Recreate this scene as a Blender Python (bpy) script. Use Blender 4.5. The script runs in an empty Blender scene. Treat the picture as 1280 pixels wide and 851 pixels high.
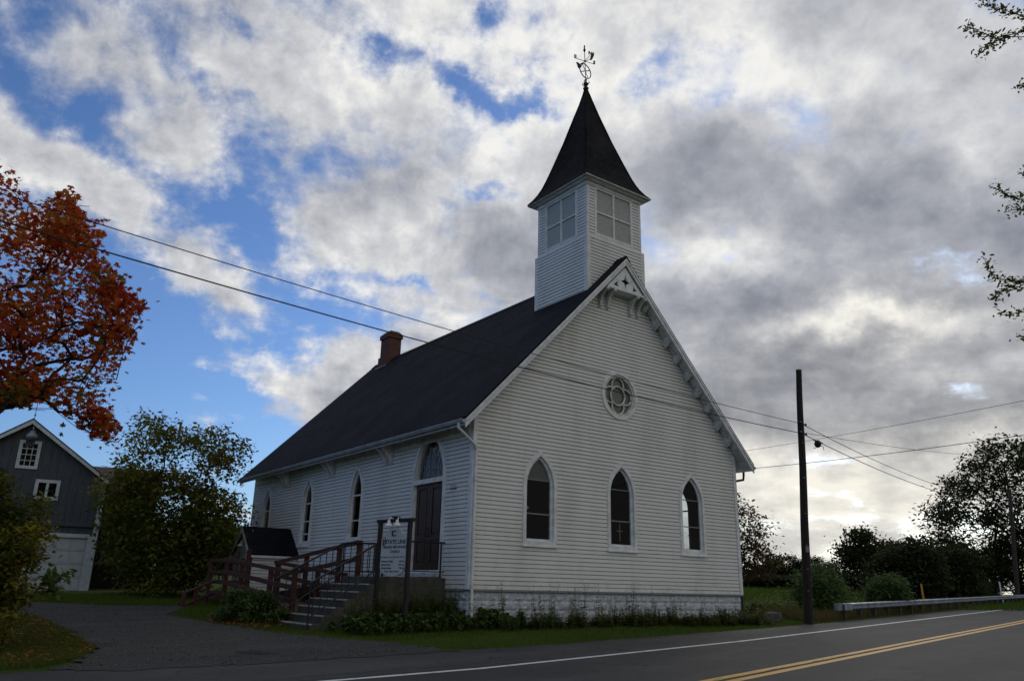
import bpy, bmesh, math, random
import numpy as np
from mathutils import Vector, Matrix

R = math.radians
rng = np.random.default_rng(11)
random.seed(5)
SC = bpy.context.scene
COL = SC.collection

# ------------------------------------------------------------------ camera
F_PX, PITCH, ROLL = 984.486, R(17.385), R(1.301)
cam_d = bpy.data.cameras.new('camera')
cam_d.sensor_width = 36.0
cam_d.lens = F_PX / 1280 * 36
cam_d.clip_end = 4000
cam = bpy.data.objects.new('camera', cam_d)
COL.objects.link(cam)
_f = Vector((0, math.cos(PITCH), math.sin(PITCH)))
_u = Vector((0, -math.sin(PITCH), math.cos(PITCH)))
_x = Vector((1, 0, 0))
_r = math.cos(ROLL) * _x + math.sin(ROLL) * _u
_up = -math.sin(ROLL) * _x + math.cos(ROLL) * _u
cam.matrix_world = Matrix(((_r.x, _up.x, -_f.x, 0), (_r.y, _up.y, -_f.y, 0), (_r.z, _up.z, -_f.z, 0), (0, 0, 0, 1)))
SC.camera = cam

def ray(u, v):
    dx, dy = u - 640, v - 425.5
    x = dx * math.cos(ROLL) + dy * math.sin(ROLL)
    y = -dx * math.sin(ROLL) + dy * math.cos(ROLL)
    c, s = math.cos(PITCH), math.sin(PITCH)
    X, U = x / F_PX, -y / F_PX
    return np.array([X, c - U * s, s + U * c])

def PX(u, v, Y):
    d = ray(u, v)
    return d * Y / d[1]

def azel(u, v):
    d = ray(u, v)
    return math.atan2(d[0], d[1]), math.atan2(d[2], math.hypot(d[0], d[1]))

def project(P):
    P = np.asarray(P, float)
    c, s = math.cos(PITCH), math.sin(PITCH)
    X = P[..., 0]; D = P[..., 1] * c + P[..., 2] * s; U = -P[..., 1] * s + P[..., 2] * c
    D = np.where(D < .1, np.nan, D)
    x = F_PX * X / D; y = -F_PX * U / D
    cr, sr = math.cos(ROLL), math.sin(ROLL)
    return np.stack([640 + x * cr - y * sr, 425.5 + x * sr + y * cr], -1)

# ------------------------------------------------------------------ world, sun, exposure
SUN_AZ, SUN_EL = R(27), R(17)
EXPOSURE = 0.0
SKY_STRENGTH = 0.1
world = bpy.data.worlds.new("World"); SC.world = world
world.use_nodes = True

class NT:
    """tiny node helper: sockets or numbers in, socket out"""
    def __init__(s, tree):
        s.t = tree
    def n(s, typ, **kw):
        nd = s.t.nodes.new(typ)
        for k, v in kw.items():
            setattr(nd, k, v)
        return nd
    def put(s, sock, v):
        if hasattr(v, 'is_linked') or isinstance(v, bpy.types.NodeSocket):
            s.t.links.new(v, sock)
        else:
            sock.default_value = v
    def m(s, op, a, b=None, c=None, clamp=False):
        nd = s.n('ShaderNodeMath', operation=op, use_clamp=clamp)
        s.put(nd.inputs[0], a)
        if b is not None: s.put(nd.inputs[1], b)
        if c is not None: s.put(nd.inputs[2], c)
        return nd.outputs[0]
    def vec(s, x, y, z):
        nd = s.n('ShaderNodeCombineXYZ')
        for i, q in enumerate((x, y, z)): s.put(nd.inputs[i], q)
        return nd.outputs[0]
    def sep(s, v):
        nd = s.n('ShaderNodeSeparateXYZ'); s.put(nd.inputs[0], v); return nd.outputs
    def mix(s, fac, a, b):
        nd = s.n('ShaderNodeMix', data_type='RGBA')
        s.put(nd.inputs[0], fac)
        for i, q in ((6, a), (7, b)):
            if isinstance(q, tuple) and len(q) == 3: q = q + (1,)
            s.put(nd.inputs[i], q)
        return nd.outputs[2]
    def noise(s, v, scale, detail=4, rough=.55, dist=0, lac=2.0):
        nd = s.n('ShaderNodeTexNoise', normalize=True)
        s.put(nd.inputs['Vector'], v)
        nd.inputs['Scale'].default_value = scale; nd.inputs['Detail'].default_value = detail
        nd.inputs['Roughness'].default_value = rough; nd.inputs['Distortion'].default_value = dist
        nd.inputs['Lacunarity'].default_value = lac
        return nd.outputs
    def smooth(s, v, lo, hi, a=0.0, b=1.0):
        nd = s.n('ShaderNodeMapRange', interpolation_type='SMOOTHSTEP')
        for i, q in enumerate((v, lo, hi, a, b)): s.put(nd.inputs[i], q)
        return nd.outputs[0]
    def lin(s, v, lo, hi, a=0.0, b=1.0):
        nd = s.n('ShaderNodeMapRange')
        for i, q in enumerate((v, lo, hi, a, b)): s.put(nd.inputs[i], q)
        return nd.outputs[0]

def build_sky():
    t = world.node_tree; t.nodes.clear(); N = NT(t)
    out = N.n('ShaderNodeOutputWorld'); bg = N.n('ShaderNodeBackground')
    bg.inputs['Strength'].default_value = SKY_STRENGTH
    t.links.new(bg.outputs[0], out.inputs[0])
    sky = N.n('ShaderNodeTexSky', sky_type='NISHITA', sun_disc=False)
    sky.sun_elevation = SUN_EL; sky.sun_rotation = SUN_AZ
    sky.air_density = 1.0; sky.dust_density = 0.6; sky.ozone_density = 2.0
    tc = N.n('ShaderNodeTexCoord'); d = tc.outputs['Generated']
    x, y, z = N.sep(d)
    zc = N.m('MAXIMUM', z, 0.0)
    az = N.m('ARCTAN2', x, y); el = N.m('ARCSINE', z)
    den = N.m('ADD', zc, 0.22)
    u = N.m('DIVIDE', x, den); v = N.m('DIVIDE', y, den)
    P = N.vec(u, v, 0.37)
    # clouds drift: a soft warp, then billows at three sizes
    def addv(a, b, k):
        w = N.n('ShaderNodeVectorMath', operation='SCALE'); N.put(w.inputs[0], b); w.inputs['Scale'].default_value = k
        o = N.n('ShaderNodeVectorMath', operation='ADD'); N.put(o.inputs[0], a); N.put(o.inputs[1], w.outputs[0]); return o.outputs[0]
    P2 = addv(addv(P, N.noise(P, 2.3, 3)[1], .14), N.noise(P, 9.0, 3)[1], .035)
    off = N.n('ShaderNodeVectorMath', operation='ADD'); N.put(off.inputs[0], P2)
    off.inputs[1].default_value = (math.sin(SUN_AZ) * .045, math.cos(SUN_AZ) * .045, 0)
    dw = addv(d, N.noise(d, 5.0, 3)[1], .05)
    toward = (math.sin(SUN_AZ) * math.cos(SUN_EL) * .018, math.cos(SUN_AZ) * math.cos(SUN_EL) * .018 - .012, .012)
    off2 = N.n('ShaderNodeVectorMath', operation='ADD'); N.put(off2.inputs[0], dw); off2.inputs[1].default_value = toward
    big = N.noise(P2, 3.4, 10, .58)[0]
    big_s = N.noise(off.outputs[0], 3.4, 6, .56)[0]
    fine = N.noise(dw, 9.5, 9, .60)[0]
    fine_s = N.noise(off2.outputs[0], 9.5, 7, .58)[0]
    soft = N.noise(P, 1.7, 3, .5)[0]
    # ragged edges for the openings
    wx, wy, wz = N.sep(N.noise(d, 7.0, 6, .62)[1])
    azw = N.m('MULTIPLY_ADD', N.m('SUBTRACT', wx, .5), .20, az); elw = N.m('MULTIPLY_ADD', N.m('SUBTRACT', wy, .5), .16, el)
    def blob(px, py, rx, ry, rot=0.0):
        a0, e0 = azel(px, py)
        da = N.m('MULTIPLY', N.m('SUBTRACT', azw, a0), math.cos(e0)); de = N.m('SUBTRACT', elw, e0)
        k = 940.0; c, s = math.cos(R(rot)), math.sin(R(rot))
        p = N.m('ADD', N.m('MULTIPLY', da, c * k / rx), N.m('MULTIPLY', de, s * k / rx))
        q = N.m('ADD', N.m('MULTIPLY', da, -s * k / ry), N.m('MULTIPLY', de, c * k / ry))
        r2 = N.m('ADD', N.m('MULTIPLY', p, p), N.m('MULTIPLY', q, q))
        return N.m('EXPONENT', N.m('MULTIPLY', r2, -1.0))
    def total(base, lst):
        acc = base
        for w, *a in lst:
            acc = N.m('MULTIPLY_ADD', blob(*a), w, acc)
        return acc
    ahead = N.m('ADD', N.m('MULTIPLY', x, math.sin(R(8))), N.m('MULTIPLY', y, math.cos(R(8))))
    front = N.smooth(ahead, -0.15, 0.70)
    leftward = N.smooth(x, .1, -.7)
    # where the cloud deck is closed and where blue shows through
    cov = total(N.m('ADD', N.lin(front, 0, 1, .34, .13), N.m('MULTIPLY', N.m('MULTIPLY', leftward, N.m('SUBTRACT', 1.0, front)), -.36)), [
        (-.20, 230, 415, 150, 70, 10), (-.17, 245, 255, 95, 32, -12), (.13, 60, 90, 150, 130, 0), (.06, 200, 190, 160, 60, 0), (.10, 640, 320, 60, 60, 0), (-.16, 60, 520, 120, 80, 0),
        (-.22, 225, 560, 150, 70, 0), (-.20, 575, 100, 60, 18, -14), (-.20, 650, 112, 30, 20, 0), (-.13, 475, 85, 46, 14, 0), (-.20, 608, 14, 22, 20, 0),
        (-.20, 325, 318, 46, 26, 0), (-.18, 505, 368, 26, 14, 0), (-.12, 110, 130, 70, 26, 20), (-.14, 170, 180, 50, 20, 0), (-.14, 800, 90, 40, 18, 30), (-.16, 610, 250, 44, 14, 0), (-.16, 265, 115, 40, 16, -30), (-.12, 330, 60, 50, 20, 0), (-.10, 400, 300, 60, 20, 0),
        (.20, 110, 232, 95, 32, -16), (.22, 300, 458, 80, 24, -18), (.26, 425, 485, 70, 34, 0), (.14, 250, 340, 80, 26, -30), (.10, 290, 520, 50, 10, 0), (.08, 40, 170, 80, 24, 0),
        (.12, 440, 330, 120, 70, 0), (.08, 400, 130, 200, 90, 0), (.20, 960, 280, 330, 330, 0), (.22, 1170, 470, 260, 130, 0), (.08, 560, 330, 90, 80, 0)])
    nn = N.m('ADD', N.m('MULTIPLY_ADD', big, .85, -.07), N.m('MULTIPLY_ADD', fine, .62, -.31))
    nn = N.m('ADD', N.m('ADD', nn, cov), .035)
    dens = N.smooth(nn, .40, .64)
    thick = N.smooth(nn, .50, .95)
    relief = N.m('ADD', N.m('MULTIPLY', N.m('SUBTRACT', big, big_s), 1.1), N.m('MULTIPLY', N.m('SUBTRACT', fine, fine_s), N.lin(azw, -.25, .12, 1.5, 1.1)))
    # how much light comes through: thin edges glow, thick cores go grey
    glow = total(0.0, [(.50, 1105, 412, 130, 20, -4), (.24, 1050, 402, 60, 36, 0), (.32, 1090, 635, 280, 60, 0), (.20, 1010, 590, 280, 30, 0), (.14, 1180, 470, 120, 14, 6), (.16, 880, 330, 90, 22, 10), (.22, 870, 55, 150, 90, 0), (.20, 990, 110, 140, 40, -10), (.14, 1180, 60, 100, 50, 0),
        (.14, 690, 60, 130, 130, 0), (.20, 650, 190, 70, 90, 0), (.16, 560, 400, 120, 50, 0), (.18, 440, 320, 120, 60, 0), (.06, 400, 90, 220, 110, 0), (.20, 880, 300, 60, 40, 8), (.12, 1010, 320, 120, 30, 8), (.22, 1250, 175, 50, 70, 0), (.20, 110, 225, 120, 50, 0), (.12, 520, 60, 200, 80, 0), (.2, 350, 480, 140, 50, 0),
        (-.07, 830, 200, 100, 60, 20), (-.16, 1170, 300, 120, 60, -10), (-.08, 940, 250, 120, 50, 0), (-.12, 620, 300, 90, 50, 0), (-.16, 1120, 520, 170, 36, 0), (-.10, 900, 440, 120, 40, 0), (-.10, 430, 220, 120, 50, 0), (-.08, 860, 380, 120, 30, 0)])
    Lb = N.m('ADD', N.m('ADD', N.m('SUBTRACT', N.lin(azw, -.3, .35, .71, .66), N.m('MULTIPLY', thick, N.lin(azw, -.3, .3, .24, .31))), relief), glow)
    Lb = N.m('ADD', Lb, N.m('MULTIPLY', N.m('SUBTRACT', fine, .5), -.30))
    Lb = N.m('ADD', Lb, N.m('MULTIPLY', N.m('SUBTRACT', soft, .5), .25))
    ramp = N.n('ShaderNodeValToRGB'); cr = ramp.color_ramp
    cr.elements[0].position = 0.0; cr.elements[0].color = (.165, .18, .215, 1)
    cr.elements[1].position = 1.0; cr.elements[1].color = (.90, .89, .86, 1)
    for p, c in ((.3, (.25, .268, .315, 1)), (.55, (.40, .415, .46, 1)), (.8, (.63, .64, .665, 1))):
        e = cr.elements.new(p); e.color = c
    N.put(ramp.inputs[0], Lb)
    warm = total(0.0, [(1.0, 1070, 625, 360, 110, 0), (.5, 1105, 412, 140, 40, 0)])
    ccol = N.mix(N.m('MULTIPLY', warm, .5, clamp=True), ramp.outputs[0], N.mix(Lb, (.27, .265, .25), (1.0, .93, .76)))
    # the deck is backlit: towards the sun it glows, overhead and behind it is dull
    ccol = N.mix(front, N.mix(.88, ccol, (.585, .588, .575)), ccol)
    cs = N.n('ShaderNodeVectorMath', operation='SCALE'); N.put(cs.inputs[0], ccol); N.put(cs.inputs['Scale'], N.lin(front, 0, 1, .84 / SKY_STRENGTH, 1.0 / SKY_STRENGTH))
    hz = N.n('ShaderNodeVectorMath', operation='MULTIPLY'); N.put(hz.inputs[0], sky.outputs[0]); hz.inputs[1].default_value = SKY_TINT
    bl = N.n('ShaderNodeVectorMath', operation='SCALE'); N.put(bl.inputs[0], hz.outputs[0]); N.put(bl.inputs['Scale'], N.lin(front, 0, 1, 1.05, 1.0))
    col = N.mix(dens, bl.outputs[0], cs.outputs[0])
    N.put(bg.inputs['Color'], col)

SKY_TINT = (0.70, 0.92, 1.32)
build_sky()
sd = bpy.data.lights.new('sun', 'SUN'); sd.energy = 0.5; sd.angle = R(18); sd.color = (1, .93, .82)
sun = bpy.data.objects.new('sun', sd); COL.objects.link(sun)
sun.rotation_euler = Vector((math.sin(SUN_AZ) * math.cos(SUN_EL), math.cos(SUN_AZ) * math.cos(SUN_EL), math.sin(SUN_EL))).to_track_quat('Z', 'Y').to_euler()
SC.view_settings.view_transform = 'Standard'; SC.view_settings.look = 'None'
SC.view_settings.gamma = 1; SC.view_settings.exposure = EXPOSURE
SC.view_settings.use_curve_mapping = False
SC.render.engine = 'CYCLES'
SC.cycles.max_bounces = 6; SC.cycles.transparent_max_bounces = 12

# ------------------------------------------------------------------ helpers
def tag(o, label=None, cat=None, group=None, kind=None):
    if label: o['label'] = label
    if cat: o['category'] = cat
    if group: o['group'] = group
    if kind: o['kind'] = kind
    return o

def thing(name, label, cat, loc=(0, 0, 0), rz=0.0, group=None, scale=1.0):
    o = bpy.data.objects.new(name, None); COL.objects.link(o)
    o.location = loc; o.rotation_euler = (0, 0, rz); o.scale = (scale,) * 3
    o.empty_display_size = .2
    return tag(o, label, cat, group)

def copy_thing(root, loc, rz, scale=None, label=None):
    r = root.copy(); COL.objects.link(r)
    r.location = loc; r.rotation_euler = (0, 0, rz)
    if scale is not None: r.scale = scale if hasattr(scale, '__len__') else (scale,) * 3
    if label: r['label'] = label
    for ch in list(root.children):
        c = ch.copy(); COL.objects.link(c); c.parent = r
        for g in list(ch.children):
            k = g.copy(); COL.objects.link(k); k.parent = c
    return r

class MB:
    def __init__(s): s.v = []; s.f = []
    def add(s, verts, faces):
        n = len(s.v); s.v += [tuple(map(float, p)) for p in verts]; s.f += [tuple(i + n for i in q) for q in faces]; return s
    def box(s, x0, x1, y0, y1, z0, z1):
        return s.add([(x0, y0, z0), (x1, y0, z0), (x1, y1, z0), (x0, y1, z0), (x0, y0, z1), (x1, y0, z1), (x1, y1, z1), (x0, y1, z1)],
                     [(0, 3, 2, 1), (4, 5, 6, 7), (0, 1, 5, 4), (1, 2, 6, 5), (2, 3, 7, 6), (3, 0, 4, 7)])
    def beam(s, a, b, w, h, up=(0, 0, 1)):
        a = Vector(a); b = Vector(b); d = (b - a).normalized(); up = Vector(up)
        side = d.cross(up)
        if side.length < 1e-4: side = d.cross(Vector((1, 0, 0)))
        side.normalize(); u = side.cross(d).normalized()
        P = []
        for p in (a, b):
            for i, j in ((-1, -1), (1, -1), (1, 1), (-1, 1)):
                P.append(p + side * (i * w / 2) + u * (j * h / 2))
        return s.add(P, [(0, 1, 2, 3), (7, 6, 5, 4), (0, 4, 5, 1), (1, 5, 6, 2), (2, 6, 7, 3), (3, 7, 4, 0)])
    def tube(s, pts, r, n=6, caps=True):
        pts = [Vector(p) for p in pts]; rs = r if hasattr(r, '__len__') else [r] * len(pts)
        V = []; Fc = []
        ref = Vector((0, 0, 1))
        for i, p in enumerate(pts):
            d = (pts[min(i + 1, len(pts) - 1)] - pts[max(i - 1, 0)])
            d = d.normalized() if d.length > 1e-9 else Vector((0, 0, 1))
            if abs(d.dot(ref)) > .95: ref = Vector((1, 0, 0)) if abs(d.x) < .9 else Vector((0, 1, 0))
            a = d.cross(ref).normalized(); b = d.cross(a)
            ref = b.cross(d) if False else ref
            for k in range(n):
                t = 2 * math.pi * k / n
                V.append(p + (a * math.cos(t) + b * math.sin(t)) * rs[i])
        for i in range(len(pts) - 1):
            for k in range(n):
                k2 = (k + 1) % n
                Fc.append((i * n + k, i * n + k2, (i + 1) * n + k2, (i + 1) * n + k))
        if caps:
            Fc.append(tuple(range(n - 1, -1, -1))); Fc.append(tuple((len(pts) - 1) * n + k for k in range(n)))
        return s.add(V, Fc)
    def lathe(s, c, prof, n=12):
        c = Vector(c); V = []; Fc = []
        for r, z in prof:
            for k in range(n):
                t = 2 * math.pi * k / n; V.append(c + Vector((r * math.cos(t), r * math.sin(t), z)))
        for i in range(len(prof) - 1):
            for k in range(n):
                k2 = (k + 1) % n; Fc.append((i * n + k, i * n + k2, (i + 1) * n + k2, (i + 1) * n + k))
        return s.add(V, Fc)
    def prism(s, loop, m, d0, d1):
        """loop of 2-D points, m maps (a, b, depth) to 3-D"""
        n = len(loop)
        V = [m(a, b, d0) for a, b in loop] + [m(a, b, d1) for a, b in loop]
        Fc = [tuple(range(n - 1, -1, -1)), tuple(range(n, 2 * n))] + [(i, (i + 1) % n, n + (i + 1) % n, n + i) for i in range(n)]
        return s.add(V, Fc)
    def plate(s, loops, m, d0, d1):
        V, Fc = fill2d(loops, abs(d1 - d0) / 2)
        mid = (d0 + d1) / 2
        return s.add([m(p[0], p[1], p[2] + mid) for p in V], Fc)
    def build_each(s, name, mat, parent=None, **kw):
        n = len(s.v); root = list(range(n))
        def find(i):
            while root[i] != i: root[i] = root[root[i]]; i = root[i]
            return i
        for q in s.f:
            for i in q[1:]: root[find(i)] = find(q[0])
        comp = {}
        for q in s.f: comp.setdefault(find(q[0]), []).append(q)
        out = []
        for fs_ in comp.values():
            ids = sorted({i for q in fs_ for i in q}); mp = {i: k for k, i in enumerate(ids)}
            b = MB(); b.v = [s.v[i] for i in ids]; b.f = [tuple(mp[i] for i in q) for q in fs_]; out.append(b.build(name, mat, parent, **kw))
        return out
    def build(s, name, mat, parent=None, smooth=False, bevel=0.0, seg=1):
        me = bpy.data.meshes.new(name); me.from_pydata(s.v, [], s.f)
        bm = bmesh.new(); bm.from_mesh(me); bmesh.ops.recalc_face_normals(bm, faces=bm.faces); bm.to_mesh(me); bm.free()
        if smooth: me.shade_smooth()
        return link(name, me, mat, parent, bevel, seg)

def link(name, me, mat, parent=None, bevel=0.0, seg=1):
    o = bpy.data.objects.new(name, me); COL.objects.link(o)
    if mat: me.materials.append(mat)
    if parent: o.parent = parent
    if bevel:
        b = o.modifiers.new('bevel', 'BEVEL'); b.width = bevel; b.segments = seg; b.limit_method = 'ANGLE'; b.angle_limit = R(40)
    return o

def fill2d(loops, ext):
    cu = bpy.data.curves.new('outline', 'CURVE'); cu.dimensions = '2D'; cu.fill_mode = 'BOTH' if ext > 0 else 'FRONT'; cu.extrude = ext
    for lp in loops:
        sp = cu.splines.new('POLY'); sp.points.add(len(lp) - 1)
        for i, (a, b) in enumerate(lp): sp.points[i].co = (a, b, 0, 1)
        sp.use_cyclic_u = True
    ob = bpy.data.objects.new('outline', cu); COL.objects.link(ob)
    dg = bpy.context.evaluated_depsgraph_get(); dg.update()
    me = bpy.data.meshes.new_from_object(ob.evaluated_get(dg))
    V = [tuple(v.co) for v in me.vertices]; Fc = [tuple(p.vertices) for p in me.polygons]
    bpy.data.objects.remove(ob); bpy.data.meshes.remove(me); bpy.data.curves.remove(cu)
    return V, Fc

def text_mesh(txt, size, align='CENTER', ext=.002, font_bold=False):
    cu = bpy.data.curves.new('lettering', 'FONT'); cu.body = txt; cu.size = size; cu.align_x = align; cu.extrude = ext; cu.resolution_u = 3
    if font_bold: cu.offset = size * .018
    ob = bpy.data.objects.new('lettering', cu); COL.objects.link(ob)
    dg = bpy.context.evaluated_depsgraph_get(); dg.update()
    me = bpy.data.meshes.new_from_object(ob.evaluated_get(dg))
    V = [tuple(v.co) for v in me.vertices]; Fc = [tuple(p.vertices) for p in me.polygons]
    bpy.data.objects.remove(ob); bpy.data.meshes.remove(me); bpy.data.curves.remove(cu)
    return V, Fc

# ------------------------------------------------------------------ materials
def pbr(name, col, rough=.7, var=.0, scale=6.0, bump=0.0, bscale=40.0, spec=.4, metal=0.0, col2=None, stretch=(1, 1, 1), rvar=0.0):
    m = bpy.data.materials.new(name); m.use_nodes = True; t = m.node_tree; N = NT(t)
    p = t.nodes['Principled BSDF']
    p.inputs['Roughness'].default_value = rough; p.inputs['Metallic'].default_value = metal
    p.inputs['Specular IOR Level'].default_value = spec
    c = tuple(col) + (1,)
    p.inputs['Base Color'].default_value = c
    tc = N.n('ShaderNodeTexCoord'); mp = N.n('ShaderNodeMapping'); mp.inputs['Scale'].default_value = stretch
    N.put(mp.inputs[0], tc.outputs['Object'])
    if var or col2:
        n1 = N.noise(mp.outputs[0], scale, 6, .62)[0]
        c2 = col2 or tuple(max(0, q * (1 - var)) for q in col)
        N.put(p.inputs['Base Color'], N.mix(N.smooth(n1, .35, .68), tuple(col), tuple(c2)))
        if rvar: N.put(p.inputs['Roughness'], N.lin(n1, .3, .7, rough - rvar, rough + rvar))
    if bump:
        b = N.n('ShaderNodeBump'); b.inputs['Strength'].default_value = bump; b.inputs['Distance'].default_value = .02
        N.put(b.inputs['Height'], N.noise(mp.outputs[0], bscale, 4, .6)[0])
        N.put(p.inputs['Normal'], b.outputs[0])
    return m

def shingle_mat(name, c1, c2, w=.33, h=.14, axis='slope'):
    m = bpy.data.materials.new(name); m.use_nodes = True; t = m.node_tree; N = NT(t)
    p = t.nodes['Principled BSDF']; p.inputs['Roughness'].default_value = .95; p.inputs['Specular IOR Level'].default_value = .12
    tc = N.n('ShaderNodeTexCoord'); uv = tc.outputs['UV']
    br = N.n('ShaderNodeTexBrick', offset=.5)
    N.put(br.inputs['Vector'], uv)
    for k, v in (('Scale', 1.0), ('Mortar Size', .012), ('Brick Width', w), ('Row Height', h), ('Mortar Smooth', .2), ('Bias', 0.0)): br.inputs[k].default_value = v
    br.inputs['Color1'].default_value = c1 + (1,); br.inputs['Color2'].default_value = c2 + (1,)
    br.inputs['Mortar'].default_value = tuple(q * .35 for q in c1) + (1,)
    big = N.noise(tc.outputs['Object'], .9, 5, .6)[0]
    gran = N.noise(tc.outputs['Object'], 120, 2, .6)[0]
    colr = N.mix(N.smooth(big, .35, .7), br.outputs[0], tuple(q * 1.5 for q in c2))
    N.put(p.inputs['Base Color'], N.mix(N.m('MULTIPLY', gran, .35), colr, tuple(q * .4 for q in c1)))
    b = N.n('ShaderNodeBump'); b.inputs['Strength'].default_value = 1.0; b.inputs['Distance'].default_value = .03
    sy = N.sep(uv)[1]
    saw = N.m('FRACT', N.m('DIVIDE', sy, h))
    N.put(b.inputs['Height'], N.m('ADD', N.m('SUBTRACT', 1.0, saw), N.m('MULTIPLY', br.outputs[1], -.6)))
    N.put(p.inputs['Normal'], b.outputs[0])
    return m

def leaf_mat(name, cols, trans=.35, rough=.55):
    m = bpy.data.materials.new(name); m.use_nodes = True; t = m.node_tree; N = NT(t)
    t.nodes.clear()
    out = N.n('ShaderNodeOutputMaterial')
    at = N.n('ShaderNodeAttribute', attribute_name='tone')
    rp = N.n('ShaderNodeValToRGB'); e = rp.color_ramp.elements
    e[0].position = 0; e[0].color = cols[0] + (1,); e[1].position = 1; e[1].color = cols[-1] + (1,)
    for i, c in enumerate(cols[1:-1]):
        k = e.new((i + 1) / (len(cols) - 1)); k.color = c + (1,)
    N.put(rp.inputs[0], at.outputs['Fac'])
    p = N.n('ShaderNodeBsdfPrincipled'); p.inputs['Roughness'].default_value = rough + .15; p.inputs['Specular IOR Level'].default_value = .10
    N.put(p.inputs['Base Color'], rp.outputs[0])
    tr = N.n('ShaderNodeBsdfTranslucent'); N.put(tr.inputs[0], rp.outputs[0])
    mx = N.n('ShaderNodeMixShader'); mx.inputs[0].default_value = trans
    t.links.new(p.outputs[0], mx.inputs[1]); t.links.new(tr.outputs[0], mx.inputs[2]); t.links.new(mx.outputs[0], out.inputs[0])
    return m

def glass_mat(name, tint=(.70, .73, .75), reflect=1.5):
    m = bpy.data.materials.new(name); m.use_nodes = True; t = m.node_tree; N = NT(t); t.nodes.clear()
    out = N.n('ShaderNodeOutputMaterial'); lw = N.n('ShaderNodeLayerWeight'); fres = N.m('MULTIPLY_ADD', N.m('POWER', lw.outputs['Facing'], 5.0), .9, .045)
    g = N.n('ShaderNodeBsdfGlossy'); g.inputs['Roughness'].default_value = .03
    tr = N.n('ShaderNodeBsdfTransparent'); tr.inputs[0].default_value = tint + (1,)
    bp = N.n('ShaderNodeBump'); bp.inputs['Strength'].default_value = .06; bp.inputs['Distance'].default_value = .05
    tc = N.n('ShaderNodeTexCoord'); N.put(bp.inputs['Height'], N.noise(tc.outputs['Object'], 2.2, 2)[0]); N.put(g.inputs['Normal'], bp.outputs[0])
    mx = N.n('ShaderNodeMixShader'); N.put(mx.inputs[0], N.m('MULTIPLY', fres, reflect, clamp=True))
    t.links.new(tr.outputs[0], mx.inputs[1]); t.links.new(g.outputs[0], mx.inputs[2]); t.links.new(mx.outputs[0], out.inputs[0])
    return m

def ground_mat():
    m = bpy.data.materials.new('turf_and_soil'); m.use_nodes = True; t = m.node_tree; N = NT(t); p = t.nodes['Principled BSDF']
    p.inputs['Roughness'].default_value = .95; p.inputs['Specular IOR Level'].default_value = .1
    tc = N.n('ShaderNodeTexCoord'); o = tc.outputs['Object']
    a = N.noise(o, .35, 6, .6)[0]; b = N.noise(o, 9, 5, .65)[0]; c = N.noise(o, 60, 3, .6)[0]
    g = N.mix(N.smooth(a, .35, .65), (.058, .105, .012), (.085, .110, .018))
    g = N.mix(N.m('MULTIPLY', N.smooth(b, .45, .75), .6), g, (.085, .075, .03))
    g = N.mix(N.m('MULTIPLY', c, .5), g, (.022, .040, .008))
    N.put(p.inputs['Base Color'], g)
    bp = N.n('ShaderNodeBump'); bp.inputs['Strength'].default_value = .9; bp.inputs['Distance'].default_value = .05
    N.put(bp.inputs['Height'], N.m('ADD', c, b)); N.put(p.inputs['Normal'], bp.outputs[0])
    return m

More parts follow.
